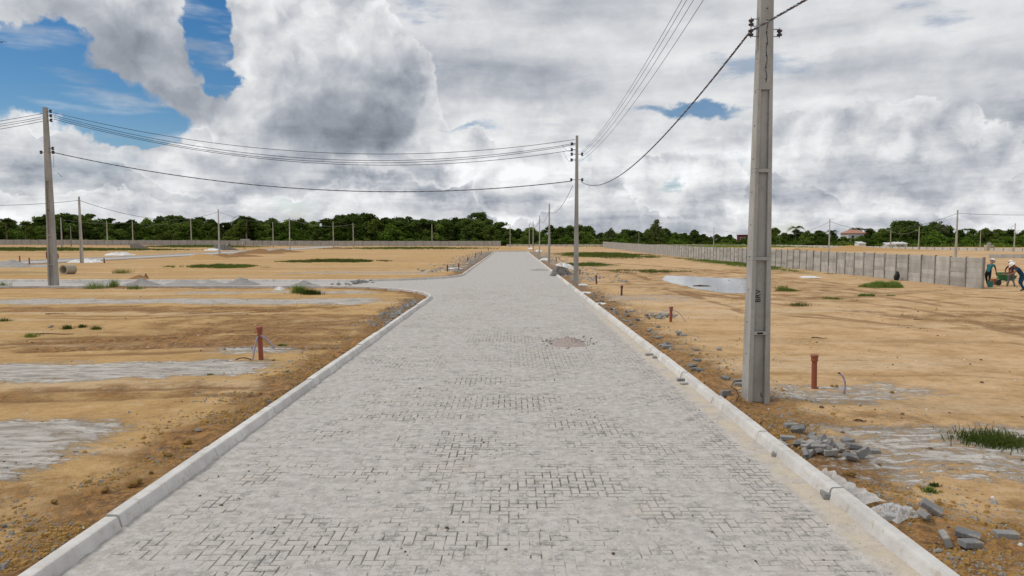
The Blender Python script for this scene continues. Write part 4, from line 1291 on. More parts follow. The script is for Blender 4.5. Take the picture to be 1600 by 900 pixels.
heap(218, 436, .75, .5, .34, M['brownsoil'], 'small dark clump of earth behind the side street kerb', seed=17, name='soil_heap')
heap(228, 435, .2, .2, .42, M['brownsoil'], 'narrow dark lump of earth right of the small clump', seed=18, name='soil_heap')
heap(40, 382, 28., 6, 1.2, M['brownsoil'], 'long reddish earth bank in front of the far wall at left', seed=19, name='soil_bank')
heap(1245, 392, 2, 2, .6, M['brownsoil'], 'dark clump on the field just right of the near pole', seed=20, name='soil_heap')
heap(1330, 392, 22, 5, 1.1, M['ochresoil'], 'long low ochre bank on the field behind the panel wall', seed=21, name='soil_bank')
heap(188, 450, 1.4, .45, .12, M['brownsoil'], 'low earth hump at the near edge of the side street', seed=22, name='soil_heap', z0=.03)
heap(35, 432, 2.6, 1., .2, M['ochresoil'], 'low ochre hump left of the concrete ring', seed=23, name='soil_heap')


# white sacks and sheets
def sheet(px, py, lx, ly, h, label, m='white', seed=0, name='plastic_sheet', rz=0., dz=.01, ctg='sheet'):
    g = G(px, py); n = 22; vs = []; fs = []
    for i in range(n+1):
        for j in range(n+1):
            u, v = i/n*2-1, j/n*2-1
            k = 1+.3*(float(vn(u*2+seed, v*2, 3))-.5)
            x, y = u*lx*k, v*ly*k
            cr = abs(float(fbm(u*3+seed*7, v*3, 3, 13))-.5)*2
            e = max(0, 1-max(abs(u), abs(v))**3)
            vs.append((x, y, h*e*(1-cr*1.3)+.012*float(vn(u*9, v*9, 6))))
            if i < n and j < n: a = i*(n+1)+j; fs.append((a, a+n+1, a+n+2, a+1))
    return tag(link(name, mesh(name, vs, fs, M[m], False), None, (g.x, g.y, g.z+dz), (0, 0, rz)), label, ctg)


# clear film lying along the kerb with a paver in it
g0 = at(1398, 812, 7.1); g0 = G(1392, 812)
sheet(1396, 806, .20, .17, .085, 'crumpled clear plastic film around a paver beside the right kerb', 'plastic', 3, rz=.5)
lone(1391, 812, 60, 'paver lying inside the clear plastic film', (0, .15))
vs = []; fs = []; n = 40
A_, B_ = Vector((3.60, 8.35, 0)), Vector((3.80, 7.05, 0))
for i in range(n+1):
    p = A_.lerp(B_, i/n)
    for j in range(5):
        x = p.x+(j-2)*.035*(1+1.2*i/n)+.02*math.sin(i*1.3); y = p.y; z = float(gz(x, y))+.035+.035*float(vn(i*.6, j*1.3, 4))
        if x < 3.62: z = max(z, .135)
        vs.append((x, y, z))
        if i < n and j < 4: a = i*5+j; fs.append((a, a+5, a+6, a+1))
tag(link('plastic_strip', mesh('plastic_strip', vs, fs, M['plastic'])), 'long twisted strip of clear plastic film trailing along the back of the right kerb', 'sheet')
for k, (px, py, lx, ly, h, lb) in enumerate([(842, 393, .8, 1.2, .45, 'white sheet by the far right verge, beside the second receding pole'), (851, 407, .65, .9, .35, 'white sheet on the verge beside the first receding pole'),
                                             (829, 389, .7, 1.4, .4, 'smallest and farthest white sheet on the right verge'), (911, 446, .28, .3, .10, 'pale scrap of sheet at the foot of the junction pole'),
                                             (915, 457, .3, .3, .06, 'pale scrap on the verge below the junction pole'), (939, 475, .24, .22, .05, 'pale scrap of board further down the right verge'),
                                             (186, 399, 1.9, 1.6, .6, 'white crumpled sheet on the far side of the pale street'), (136, 410, 1.5, 1.2, .5, 'white sacks at the foot of the white-sack pole'),
                                             (436, 453, .25, .25, .2, 'small white bag in front of the side street kerb'), (332, 391, 1.8, 1.5, .5, 'white sheet left of the grey block stack'), (308, 382, 1.6, 1.5, 1.3, 'pale sack on the green verge left of the workers pole'),
                                             (1265, 434, .65, .5, .12, 'pale slab of sheet lying in front of the panel wall'), (712, 420, .8, .7, .1, 'pale scrap sheets beside the far left pipes')]):
    sheet(px, py, lx, ly, h, lb, 'white', k+10)

# concrete ring
g = G(107, 428); t = thing('concrete_ring', 'short pale concrete pipe ring lying on its side on the sand at left', 'pipe ring', (g.x, g.y, g.z+.36), R(-10))
MB().lathe([(.30, -.5), (.37, -.5), (.38, -.49), (.38, .49), (.37, .5), (.30, .5), (.30, -.5)], 28, axis='Y', cap=False).build('ring', M['ring'], t, smooth=False)
MB().lathe([(.383, -.5), (.40, -.49), (.40, -.42), (.383, -.41)], 28, axis='Y', cap=False).build('collar', M['ring'], t)
# covered block stack by the junction pole
g = G(870, 431); t = thing('block_stack', 'grey stack of pavers half covered with torn plastic beside the junction pole', 'stack', (g.x+.6, g.y, g.z), .1)
mb = MB(); random.seed(3)
for k in range(7):
    for i in range(9-k):
        for j in range(4): mb.box((-1.1+i*.24+k*.08+U(-.03, .03), -.3+j*.2, .07+k*.125), (.21, .17, .115), (0, 0, U(-.2, .2)))
mb.build('pavers', M['loose'], t)['kind'] = 'stuff'
o = sheet(880, 424, .75, .45, .35, None, 'white', 5, name='torn_cover'); o.parent = t; o.location = (.05, 0, .82); o.rotation_euler = (0, .25, 0)
for q in ('category',):
    if q in o: del o[q]
MB().box((.75, -.5, .4), (.22, .04, .8), (0, .1, 0)).build('hanging_sheet', M['white'], t)
for px, py, lb, s in ((218, 389, 'grey pallet stack of blocks at the end of the green verge', 1.), (350, 391, 'grey block stack just right of the workers pole', 1.25)):
    g = G(px, py); t = thing('block_stack', lb, 'stack', g, .2)
    mb = MB()
    for k in range(6):
        for i in range(9-k):
            for j in range(3): mb.box((-2+i*.5*s, j*.4, .12+k*.24), (.45*s, .36, .22), (0, 0, U(-.08, .08)))
    mb.build('blocks', M['loose'], t)['kind'] = 'stuff'
# sticks
for px, py, L, rz, lb in ((95, 491, 1.1, 4, 'long dark plank lying on the sand at left'), (1280, 529, .42, -4, 'straight dark stick on the smooth sand right of the near pole'), (85, 523, 1.1, 3, 'thin dry stick among the weeds at left'), (345, 564, .35, 40, 'pale thin strip lying across the grey track'),
                          (1345, 659, .16, 0, 'small dark scrap of wood on the ochre sand right'), (1435, 500, .3, -4, 'dark twig on the tracks in front of the wall')):
    g = G(px, py)
    pts = [(-L/2+i*L/6, .01*math.sin(i*2.), .02+.012*math.sin(i)) for i in range(7)]
    tag(MB().tube(pts, .018, 5, .008).build('stick', M['wood'] if px != 345 else M['kerb'], loc=g, rot=(0, 0, R(rz)+math.atan2(0, 1))), lb, 'stick')
# black sack by the wall
g = G(1401, 438); o = link('black_sack', rock_mesh('black_sack', M['black'], 5, 2, .2, 1.2), None, (g.x, g.y, g.z+.3)); o.scale = (.40, .35, .62); tag(o, 'black sack slumped against the panel wall behind the green weeds', 'sack')


# ------------------------------------------------------------------ grass
def blades(n, fx, h, w, seed, lean=.5):
    r = np.random.default_rng(seed); x, y = fx(r, n); n = len(x); z = gz(x, y)-.01
    a = r.uniform(0, 6.283, n); hh = h*r.uniform(.35, 1.15, n)*(.35+1.1*fbm(x/1.1, y/1.1, 3, 66)); ww = w*r.uniform(.6, 1.2, n); la = r.uniform(0, 6.283, n); l = hh*r.uniform(.1, lean, n)
    if hasattr(fx, 'c'): hh = hh*np.clip(1.15-.95*np.hypot((x-fx.c[0])/fx.c[2], (y-fx.c[1])/fx.c[3])**1.3, .2, 1); l = l*hh/h*1.3
    dx, dy = np.cos(a)*ww/2, np.sin(a)*ww/2; lx, ly = np.cos(la)*l, np.sin(la)*l
    V = np.zeros((n, 5, 3)); V[:, 0] = np.stack([x-dx, y-dy, z], 1); V[:, 1] = np.stack([x+dx, y+dy, z], 1)
    V[:, 2] = np.stack([x+dx*.7+lx*.35, y+dy*.7+ly*.35, z+hh*.6], 1); V[:, 3] = np.stack([x-dx*.7+lx*.35, y-dy*.7+ly*.35, z+hh*.6], 1)
    V[:, 4] = np.stack([x+lx, y+ly, z+hh*.96], 1)
    b = np.arange(n)[:, None]*5
    F_ = np.concatenate([b+np.array([[0, 1, 2]]), b+np.array([[0, 2, 3]]), b+np.array([[3, 2, 4]])])
    return V.reshape(-1, 3), F_


def ell(cx, cy, rx, ry, sd_=1, clump=.5):
    def f(r, n):
        f.c = (cx, cy, rx, ry); a = r.uniform(0, 6.283, n*2); q = np.sqrt(r.random(n*2))*(1+.0*a); x = cx+np.cos(a)*q*rx; y = cy+np.sin(a)*q*ry
        k = (fbm(x/1.3, y/1.3, 3, 40+sd_) > clump-.16*(1-q)+.16*q) & (r.random(n*2) > q*q*.85) & (road_sd(x, y) > .2); return x[k][:n], y[k][:n]
    return f


def grass(name, label, n, f, h, w, seed, m='grass', kind='stuff', lean=.5, ctg='grass'):
    v, fc = blades(n, f, h, w, seed, lean)
    return tag(link(name, npmesh(name, v, fc, M[m])), label, ctg, None, kind)


grass('grass_patch', 'broad green grass along the far part of the panel wall', 26000, ell(17, 125, 10.5, 27, 1, .45), .32, .09, 1)
grass('grass_patch', 'grass strip at the foot of the panel wall', 12000, ell(25.6, 82, 2.2, 32, 2, .46), .28, .06, 2)
grass('grass_patch', 'short band of grass right of the junction pole', 6000, ell(8.2, 76, 3.8, 5, 3, .42), .3, .06, 3)
grass('grass_patch', 'long green grass patch left of the paved road', 12000, ell(-23, 88, 8., 5.5, 4, .43), .42, .07, 4)
grass('grass_patch', 'grass patch on the sand beyond the side street at left', 8000, ell(-30.5, 70, 6, 3.2, 5, .42), .42, .06, 5)
grass('grass_patch', 'green verge in front of the far wall at left', 26000, ell(-125, 172, 50, 16, 6, .40), .7, .16, 6)
grass('grass_patch', 'green verge at the far wall behind the workers', 14000, ell(-98, 215, 22, 14, 7, .42), .7, .2, 7)
grass('grass_patch', 'thin grass before the far wall near the road end', 12000, ell(-28, 195, 30, 18, 8, .5), .5, .16, 8)
grass('grass_patch', 'green weeds at the near end of the panel wall', 5200, ell(22.2, 40.6, 1.5, 1.0, 9, .3), .5, .03, 9)
grass('grass_patch', 'low grass mat on the tracks in front of the wall', 4200, ell(17.8, 34.2, 1.4, .9, 10, .35), .16, .03, 10)
grass('grass_patch', 'thin weeds in front of the puddle shore at right', 1500, ell(15.2, 37.6, .9, .5, 11, .3), .16, .03, 11)
grass('grass_patch', 'scrub along the boundary wall right', 16000, ell(70, 225, 60, 24, 12, .52), .7, .2, 12)
grass('grass_patch', 'weedy grass between verge and wall far right of the road', 5000, ell(12.5, 60, 6, 6, 14, .56), .14, .05, 14)
tf = lambda cx, cy, rx, ry: (lambda r, n: (cx+r.normal(0, rx, n), cy+r.normal(0, ry, n)))
g = G(1556, 694)
grass('grass_tuft', 'large dark green grass clump on the sand near the right edge', 1500, tf(g.x+.05, g.y+.1, .24, .18), .21, .012, 21, kind=None, lean=1.1, ctg='grass clump')
g = G(466, 458); grass('grass_tuft', 'taller spiky grass tuft beside the side street at left', 420, tf(g.x, g.y, .17, .12), .52, .025, 22, kind=None, lean=.8, ctg='grass clump')
g = G(487, 460); grass('grass_tuft', 'lower grass tuft right of the spiky one', 700, tf(g.x, g.y, .24, .10), .32, .025, 23, kind=None, lean=.9, ctg='grass clump')
for i, (px, py, w_, h_, lb) in enumerate([(150, 451, .7, .5, 'straggly weeds at the side street edge, right of the big left pole'), (178, 450, .3, .55, 'upright weed right of the straggly ones'), (210, 452, .5, .3, 'low weeds in front of the gravel heaps'),
                                          (105, 514, .15, .16, 'leafy weed right of the dark round stone'), (128, 512, .12, .16, 'small leafy weed right of another on the sand at left'), (150, 515, .14, .14, 'sprawling weed on the left sand'),
                                          (48, 526, .18, .14, 'weed left of the thin dry stick'), (5, 502, .3, .15, 'dark weed at the left edge'), (1453, 768, .07, .07, 'small leafy weed behind the plastic film'), (1460, 758, .05, .05, 'tiny dark weed above the leafy one'),
                                          (190, 427, .8, .45, 'dry weeds on the sand left of the earth clumps'), (4, 447, .5, .6, 'weeds at the left end of the side street'), (328, 586, .06, .05, 'tiny weed on the grey track'),
                                          (1248, 477, .4, .16, 'sparse weeds on the sand right of the near pole'), (1222, 452, .4, .3, 'weeds behind the near pole at right'), (1300, 467, .5, .12, 'flat weeds left of the grass mat'), (440, 540, .1, .06, 'small weed right of the hosed pipe')]):
    g = G(px, py); grass('weed', lb, 230, tf(g.x, g.y, w_*.5, w_*.35), h_, .02 if py < 480 else .014, 60+i, kind=None, lean=.9, ctg='weed')
scat = lambda x0, x1, y0, y1: (lambda r, n: (lambda x, y: (x[(fbm(x/2, y/2, 3, 77) > .58)], y[(fbm(x/2, y/2, 3, 77) > .58)]))(r.uniform(x0, x1, n), r.uniform(y0, y1, n)))
grass('sparse_weeds', None, 1500, scat(-26, -5, 14, 39), .07, .02, 91, 'drygrass', lean=1.2, ctg=None)
grass('sparse_weeds', None, 2500, scat(6, 26, 16, 70), .08, .03, 92, 'drygrass', lean=1.2, ctg=None)


# ------------------------------------------------------------------ trees
def leaves(centers, rad, n, size, r, flat=1.):
    k = len(centers); idx = r.integers(0, k, n); d = r.normal(0, 1, (n, 3)); d /= np.linalg.norm(d, axis=1)[:, None]
    q = rad[idx]*r.random(n)**.35
    P = centers[idx]+d*q[:, None]*np.array([1, 1, flat])
    a = r.normal(0, 1, (n, 3)); a[:, 2] *= .6; a /= np.linalg.norm(a, axis=1)[:, None]; b = np.cross(a, r.normal(0, 1, (n, 3))); b /= np.linalg.norm(b, axis=1)[:, None]
    s = size*r.uniform(.55, 1.3, n)[:, None]; a *= s; b *= s*.6
    V = np.stack([P-a, P-b*.9, P+a, P+b], 1)
    return V.reshape(-1, 3), np.arange(n*4).reshape(n, 4)


def trunk(h, r0, limbs, rr):
    mb = MB(); pts = [(rr.uniform(-.15, .15)*i*.4, rr.uniform(-.15, .15)*i*.4, h*i/5) for i in range(6)]; pts[0] = (0, 0, -.3); mb.tube(pts, r0, 7, r0*.45)
    for k in range(limbs):
        i = rr.randint(2, 5); a = rr.uniform(0, 6.28); L = h*rr.uniform(.3, .5); p = Vector(pts[i])
        mb.tube([p, p+Vector((math.cos(a)*L*.4, math.sin(a)*L*.4, L*.35)), p+Vector((math.cos(a)*L*.8, math.sin(a)*L*.8, L*.6))], r0*.4, 5, r0*.12)
    return mb.mesh('trunk', M['bark'])


def proto(kind, seed):
    """unit-ish trees of height 10"""
    r = np.random.default_rng(seed); rr = random.Random(seed)
    if kind == 'round':
        c = []
        for _ in range(46):
            t = r.random(); z = 1.2+8.0*t; w = 3.9*math.sin(PI*min(1, (t*.86+.16)))**.7; a = r.random()*6.28; q = w*math.sqrt(r.random()); c.append((math.cos(a)*q, math.sin(a)*q, z))
        c = np.array(c); v, f = leaves(c, r.uniform(.7, 1.5, len(c)), 5200, .33, r, .8); tr = trunk(6, .3, 5, rr); m = ('leafdark', 'leafmid')[seed % 2]
    elif kind == 'umbrella':
        c = []
        for k in range(rr.randint(9, 12)):      # separate flat plates of foliage
            a = r.random()*6.28; q = r.uniform(.5, 3.6); z = r.uniform(5.0, 9.3)-q*.35; w = r.uniform(.8, 1.7)
            for _ in range(8): b = r.random()*6.28; u = w*math.sqrt(r.random()); c.append((math.cos(a)*q+math.cos(b)*u, math.sin(a)*q+math.sin(b)*u, z+r.uniform(-.5, .5)))
        for _ in range(30): a = r.random()*6.28; q = 3.2*math.sqrt(r.random()); c.append((math.cos(a)*q, math.sin(a)*q, r.uniform(1, 7.6)))
        c = np.array(c); v, f = leaves(c, r.uniform(.5, 1.05, len(c)), 6000, .30, r, .75); tr = trunk(7, .28, 9, rr); m = 'leafdark'
    elif kind == 'bush':
        c = []
        for _ in range(34): a = r.random()*6.28; q = 4.6*math.sqrt(r.random()); c.append((math.cos(a)*q, math.sin(a)*q, r.uniform(.3, 8.2)*(1-(q/5.6)**2)))
        c = np.array(c); v, f = leaves(c, r.uniform(1., 2.0, len(c)), 4200, .42, r, .85); tr = trunk(4, .25, 4, rr); m = ('leafmid', 'leaflight')[seed % 2]
    elif kind == 'pale':
        c = []
        for _ in range(30):
            t = r.random(); z = 2.5+7.4*t; w = 2.9*(1-t)**.6+.2; a = r.random()*6.28; q = w*math.sqrt(r.random()); c.append((math.cos(a)*q, math.sin(a)*q, z))
        c = np.array(c); v, f = leaves(c, r.uniform(.35, .75, len(c)), 2300, .19, r, 1.); tr = trunk(7.5, .2, 10, rr); m = 'leafpale'
    elif kind == 'palm':
        V = []; Fq = []
        for k in range(18):
            a = 6.283*k/18+r.uniform(-.2, .2); L = r.uniform(3., 3.9); e0 = r.uniform(.1, 1.2)
            for i in range(26):
                t = i/26; rad = L*t; z = 8.2+rad*math.sin(e0)*(1-.4*t)-2.6*t*t; x, y = math.cos(a)*rad*math.cos(e0*.6), math.sin(a)*rad*math.cos(e0*.6)
                for s in (-1, 1):
                    l = .85*(1-t*.7); b = len(V); px_, py_ = -math.sin(a)*s*l, math.cos(a)*s*l
                    V += [(x, y, z), (x+math.cos(a)*.13, y+math.sin(a)*.13, z), (x+px_+math.cos(a)*.4, y+py_+math.sin(a)*.4, z-.35*l), (x+px_+math.cos(a)*.3, y+py_+math.sin(a)*.3, z-.35*l)]; Fq.append((b, b+1, b+2, b+3))
        v, f = np.array(V), np.array(Fq); tr = MB().tube([(0, 0, -.3), (.2, 0, 3), (.1, 0, 6), (0, 0, 8.3)], .24, 8, .15).mesh('trunk', M['bark']); m = 'leafdark'
    cr = npmesh('crown', v, f, M[m])
    return cr, tr


PR = {'round': [proto('round', s) for s in (2, 3, 4, 5, 6)], 'umbrella': [proto('umbrella', s) for s in (12, 13, 14, 15)], 'bush': [proto('bush', s) for s in (22, 23, 24, 25)], 'pale': [proto('pale', s) for s in (32, 33)], 'palm': [proto('palm', 42), proto('palm', 43)]}
NMS = {'round': 'round_tree', 'umbrella': 'spreading_tree', 'bush': 'bushy_tree', 'pale': 'airy_tree', 'palm': 'palm_tree'}
GEN = {'round': 'rounded dark belt tree', 'umbrella': 'spreading flat-crowned belt tree', 'bush': 'low bushy green belt tree', 'pale': 'airy pale-leaved belt tree', 'palm': 'belt palm'}
LMK = [(-30, 'the left picture edge'), (84, 'the big left pole'), (128, 'the white-sack pole'), (168, 'the third far pole'), (208, 'the pole by the grey blocks'), (260, 'the bare gap above the green verge'), (299, 'the thin pole by the pale sack'), (343, 'the workers pole'), (382, 'the two distant workers'), (427, 'the thin wall-line pole'), (453, 'the dirt-heap pole'),
       (500, 'the pale street end'), (521, 'the street-end pole'), (552, 'the half-hidden thin pole'), (610, 'the long grass patch'), (675, 'the lone thin pole'), (735, 'the far red pipes'), (797, 'the white pole at the road end'), (843, 'the receding poles'), (900, 'the junction pole'), (960, 'the far end of the panel wall'), (998, 'the short dark pole'),
       (1026, 'the airy landmark tree'), (1075, 'the puddle'), (1115, 'the white pole above the puddle'), (1160, 'the dull red building'), (1190, 'the near stencilled pole'), (1244, 'the palm beyond the near pole'), (1295, 'the pale pole behind the wall'), (1335, 'the red-roofed house'), (1391, 'the white shed pole'), (1435, 'the orange field pole'), (1493, 'the tallest right pole'), (1531, 'the pole above the wall end'), (1584, 'the rightmost pole'), (1640, 'the right picture edge')]
GRP = {'round': 'rounded trees of the far belt', 'umbrella': 'spreading trees of the far belt', 'bush': 'bushy trees of the far belt', 'pale': 'airy trees of the far belt', 'palm': 'palms of the far belt'}
tr_rng = random.Random(99)


def tree(kind, x, y, h, wide=1., label=None, k=None):
    cr, tk = PR[kind][k if k is not None else tr_rng.randrange(len(PR[kind]))]
    z = float(gz(x, y, False)); t = link(NMS[kind], None, None, (x, y, z), (0, 0, tr_rng.uniform(0, 6.28))); s = h/10.
    t.scale = (s*wide, s*wide, s)
    if not label:
        px = 800+x/y*F; lm = min(LMK, key=lambda q: abs(q[0]-px)); side = 'left of' if px < lm[0]-9 else ('right of' if px > lm[0]+9 else 'behind')
        label = '%s%s %s %s' % ('tall ' if h > 10.5 and kind != 'bush' else '', GEN[kind], side, lm[1]); tag(t, label, 'tree', GRP[kind])
    else: tag(t, label, 'tree')
    link('crown', cr, t); link('trunk', tk, t)


PROF = [(-60, 345), (0, 346), (12, 341), (40, 345), (60, 350), (75, 334), (90, 329), (110, 327), (128, 336), (150, 335), (165, 347), (185, 346), (205, 342), (230, 341), (250, 338), (270, 336), (290, 333), (305, 341), (330, 343), (350, 347), (380, 338), (400, 335), (425, 341), (450, 343), (470, 341), (490, 344), (505, 350), (515, 343), (530, 335), (545, 330),
        (560, 332), (580, 333), (600, 334), (620, 332), (640, 336), (660, 347), (680, 337), (695, 333), (712, 340), (730, 342), (745, 331), (765, 338), (778, 353), (795, 354), (810, 357), (830, 354), (860, 352), (872, 350), (890, 352), (905, 351), (920, 353), (940, 363), (955, 358), (975, 358), (985, 353), (1000, 362), (1012, 358), (1024, 350),
        (1040, 356), (1055, 362), (1070, 363), (1085, 359), (1100, 365), (1120, 366), (1140, 366), (1175, 371), (1205, 358), (1225, 363), (1245, 358), (1262, 360), (1280, 359), (1300, 361), (1360, 357), (1380, 356), (1400, 345), (1415, 344), (1440, 345), (1460, 347), (1480, 352), (1500, 358), (1520, 358), (1540, 356), (1560, 357), (1580, 358), (1605, 357), (1660, 355)]


def topy(px):
    for (a, ya), (b, yb) in zip(PROF[:-1], PROF[1:]):
        if a <= px <= b: return ya+(yb-ya)*(px-a)/(b-a)
    return 352


def dist(px): return 278 if px < 900 else 278-(px-900)*.060


ump = {90, 110, 290, 400, 545, 560, 620, 695, 745, 765, 872, 1415, 1440, 530, 680, 985}
for i, (px, ty) in enumerate(PROF):
    Y = dist(px)+tr_rng.uniform(-4, 14); p = at(px, ty, Y); h = p.z-float(gz(p.x, Y, False))
    kind = 'umbrella' if px in ump or (px < 800 and tr_rng.random() < .28) else 'round'
    tree(kind, p.x, Y, h*1.0, tr_rng.uniform(1.0, 1.45) if kind == 'round' else tr_rng.uniform(1.1, 1.5))
    if i+1 < len(PROF):
        pm_ = (px+PROF[i+1][0])/2; Y += 6; p = at(pm_, max(ty, PROF[i+1][1])+tr_rng.uniform(0, 4), Y); tree(tr_rng.choice(['round', 'bush', 'umbrella']), p.x, Y, p.z-float(gz(p.x, Y, False)), tr_rng.uniform(1.2, 1.6))
for px in range(-40, 1660, 12):    # second, lower rank filling the belt
    Y = dist(px)-tr_rng.uniform(4, 12); top = topy(px)+tr_rng.uniform(4, 15)
    top = min(top, 375); p = at(px+tr_rng.uniform(-5, 5), top, Y); h = p.z-float(gz(p.x, Y, False))
    tree(tr_rng.choice(['bush', 'round', 'round', 'bush']), p.x, Y, max(h, 3.5), tr_rng.uniform(1.0, 1.5))
for px in range(-40, 1660, 17):    # shrubs in front
    Y = dist(px)-tr_rng.uniform(15, 19); p = at(px+tr_rng.uniform(-6, 6), 367+tr_rng.uniform(0, 8), Y); h = p.z-float(gz(p.x, Y, False))
    tree('bush', p.x, Y, max(h, 2.2), tr_rng.uniform(1.3, 2.4))
for px, ty, kind, Y, wd_, lb, k in [(1026, 344, 'pale', 262, 1.3, 'tall airy pale-leaved tree topping the belt right of the junction pole', 0), (8, 338, 'palm', 262, 1.2, 'palm at the far left end of the tree belt', 0), (40, 344, 'palm', 262, 1.2, 'second palm from the left end of the belt', 1),
                                    (1244, 350, 'palm', 245, 1.3, 'palm above the trees just right of the near pole', 1), (1300, 357, 'palm', 248, 1.2, 'palm left of the red-roofed house', 0), (1337, 353, 'palm', 262, 1.4, 'palm directly behind the red-roofed house', 1), (1352, 354, 'palm', 262, 1.4, 'palm right behind the red-roofed house', 0),
                                    (1513, 354, 'palm', 240, 1.3, 'palm above the belt right of the tallest right pole', 0), (385, 333, 'palm', 262, 1.3, 'palm above the distant workers', 1), (1470, 347, 'pale', 240, 1.4, 'airy tree left of the tallest right pole', 1), (1205, 352, 'umbrella', 236, 1.0, 'dark tree cut by the right side of the near pole', 0),
                                    (955, 357, 'pale', 262, 1.4, 'pale tree above the grass right of the junction pole', 1)]:
    p = at(px, ty, Y); tree(kind, p.x, Y, (p.z-float(gz(p.x, Y, False)))/(1.0 if kind != 'palm' else .97), wd_, lb, k)


def ugr(r, n):
    px = r.uniform(-60, 1680, n); Y = np.where(px < 900, 268, 268-(px-900)*.068)-r.uniform(-3, 9, n); x = (px-800)/F*Y
    return x, Y


r_ = np.random.default_rng(5); ux, uy = ugr(r_, 700); cc = np.stack([ux, uy, rise(ux, uy)+.5], 1)
v, f = leaves(cc, r_.uniform(.8, 1.9, 700), 26000, .30, r_, .6); tag(link('undergrowth', npmesh('undergrowth', v, f, M['leafmid'])), kind='stuff')
v, f = leaves(cc+np.array([3, -2, -.2]), r_.uniform(.6, 1.4, 700), 14000, .28, r_, .5); tag(link('undergrowth', npmesh('undergrowth', v, f, M['leaflight'])), kind='stuff')


# ------------------------------------------------------------------ far buildings
def house(px, topp, Y, w, d, hw, label, wallm='plaster', roofm='rooftile', flat=False, rz=0., name='house'):
    p = at(px, topp, Y); z1 = p.z; rh = 0 if flat else 1.3; z0 = float(gz(p.x, Y, False)); t = thing(name, label, 'house', (p.x, Y, z0), rz)
    Hh = z1-rh-z0
    MB().box((0, 0, Hh/2), (w, d, Hh)).build('wall', M[wallm], t)
    mb = MB(); e = .5
    if flat: mb.box((0, 0, Hh+.1), (w+e, d+e, .2))
    else: mb.add([(-w/2-e, -d/2-e, Hh+.004), (w/2+e, -d/2-e, Hh+.004), (w/2+e, d/2+e, Hh+.004), (-w/2-e, d/2+e, Hh+.004), (-w/4, 0, Hh+rh), (w/4, 0, Hh+rh)], [(0, 1, 5, 4), (1, 2, 5), (2, 3, 4, 5), (3, 0, 4), (3, 2, 1, 0)])
    mb.build('roof', M[roofm], t)
    for k in (-1, 1):
        f_ = MB().box((k*w*.25, -d/2-.01, Hh-1.3), (1.1, .06, 1.1)).build('window', M['plaster'], t); MB().box((k*w*.25, -d/2-.05, Hh-1.3), (.9, .04, .9)).build('pane', M['window'], f_)


house(1333, 359, 252, 6.2, 6, 3, 'pale two-storey house with faded red hipped roof rising from the trees')
house(1160, 367.5, 262, 3.2, 3, 3, 'small dull red building above the trees left of the near pole', 'redwall', 'redwall', True)
for px, py, lb in ((1344, 379, 'small white-walled hut below the red-roofed house'), (1405, 379.5, 'low white-roofed shed behind the short right pole'), (1388, 380.5, 'small pale shed left of the white-roofed one')):
    p = at(px, py, 226); t = thing('shed', lb, 'shed', (p.x, 226, float(gz(p.x, 226, False))), .2); Hh = p.z-t.location.z; w = 2.6 if px != 1405 else 4.6
    MB().box((0, 0, Hh/2-.1), (w, 2, Hh-.2)).build('wall', M['plaster'], t)
    mb = MB(); [mb.box((-w/2+w*(i+.5)/6, -.1, Hh-.05+.10*(i % 2)), (w/6*.94, 2.6, .07), (R(12), 0, 0)) for i in range(6)]; mb.build('roof', M['white'], t)
p = at(1545, 391, 165); t = thing('water_tank', 'small pale green tank box at the edge of the trees far right', 'tank', (p.x, 165, float(gz(p.x, 165, False))))
MB().box((0, 0, .7), (1.7, 1.2, 1.4)).build('body', M['ring'], t); MB().lathe([(.5, 1.4), (.5, 1.75), (.2, 1.95)], 14).build('lid', M['stone'], t)


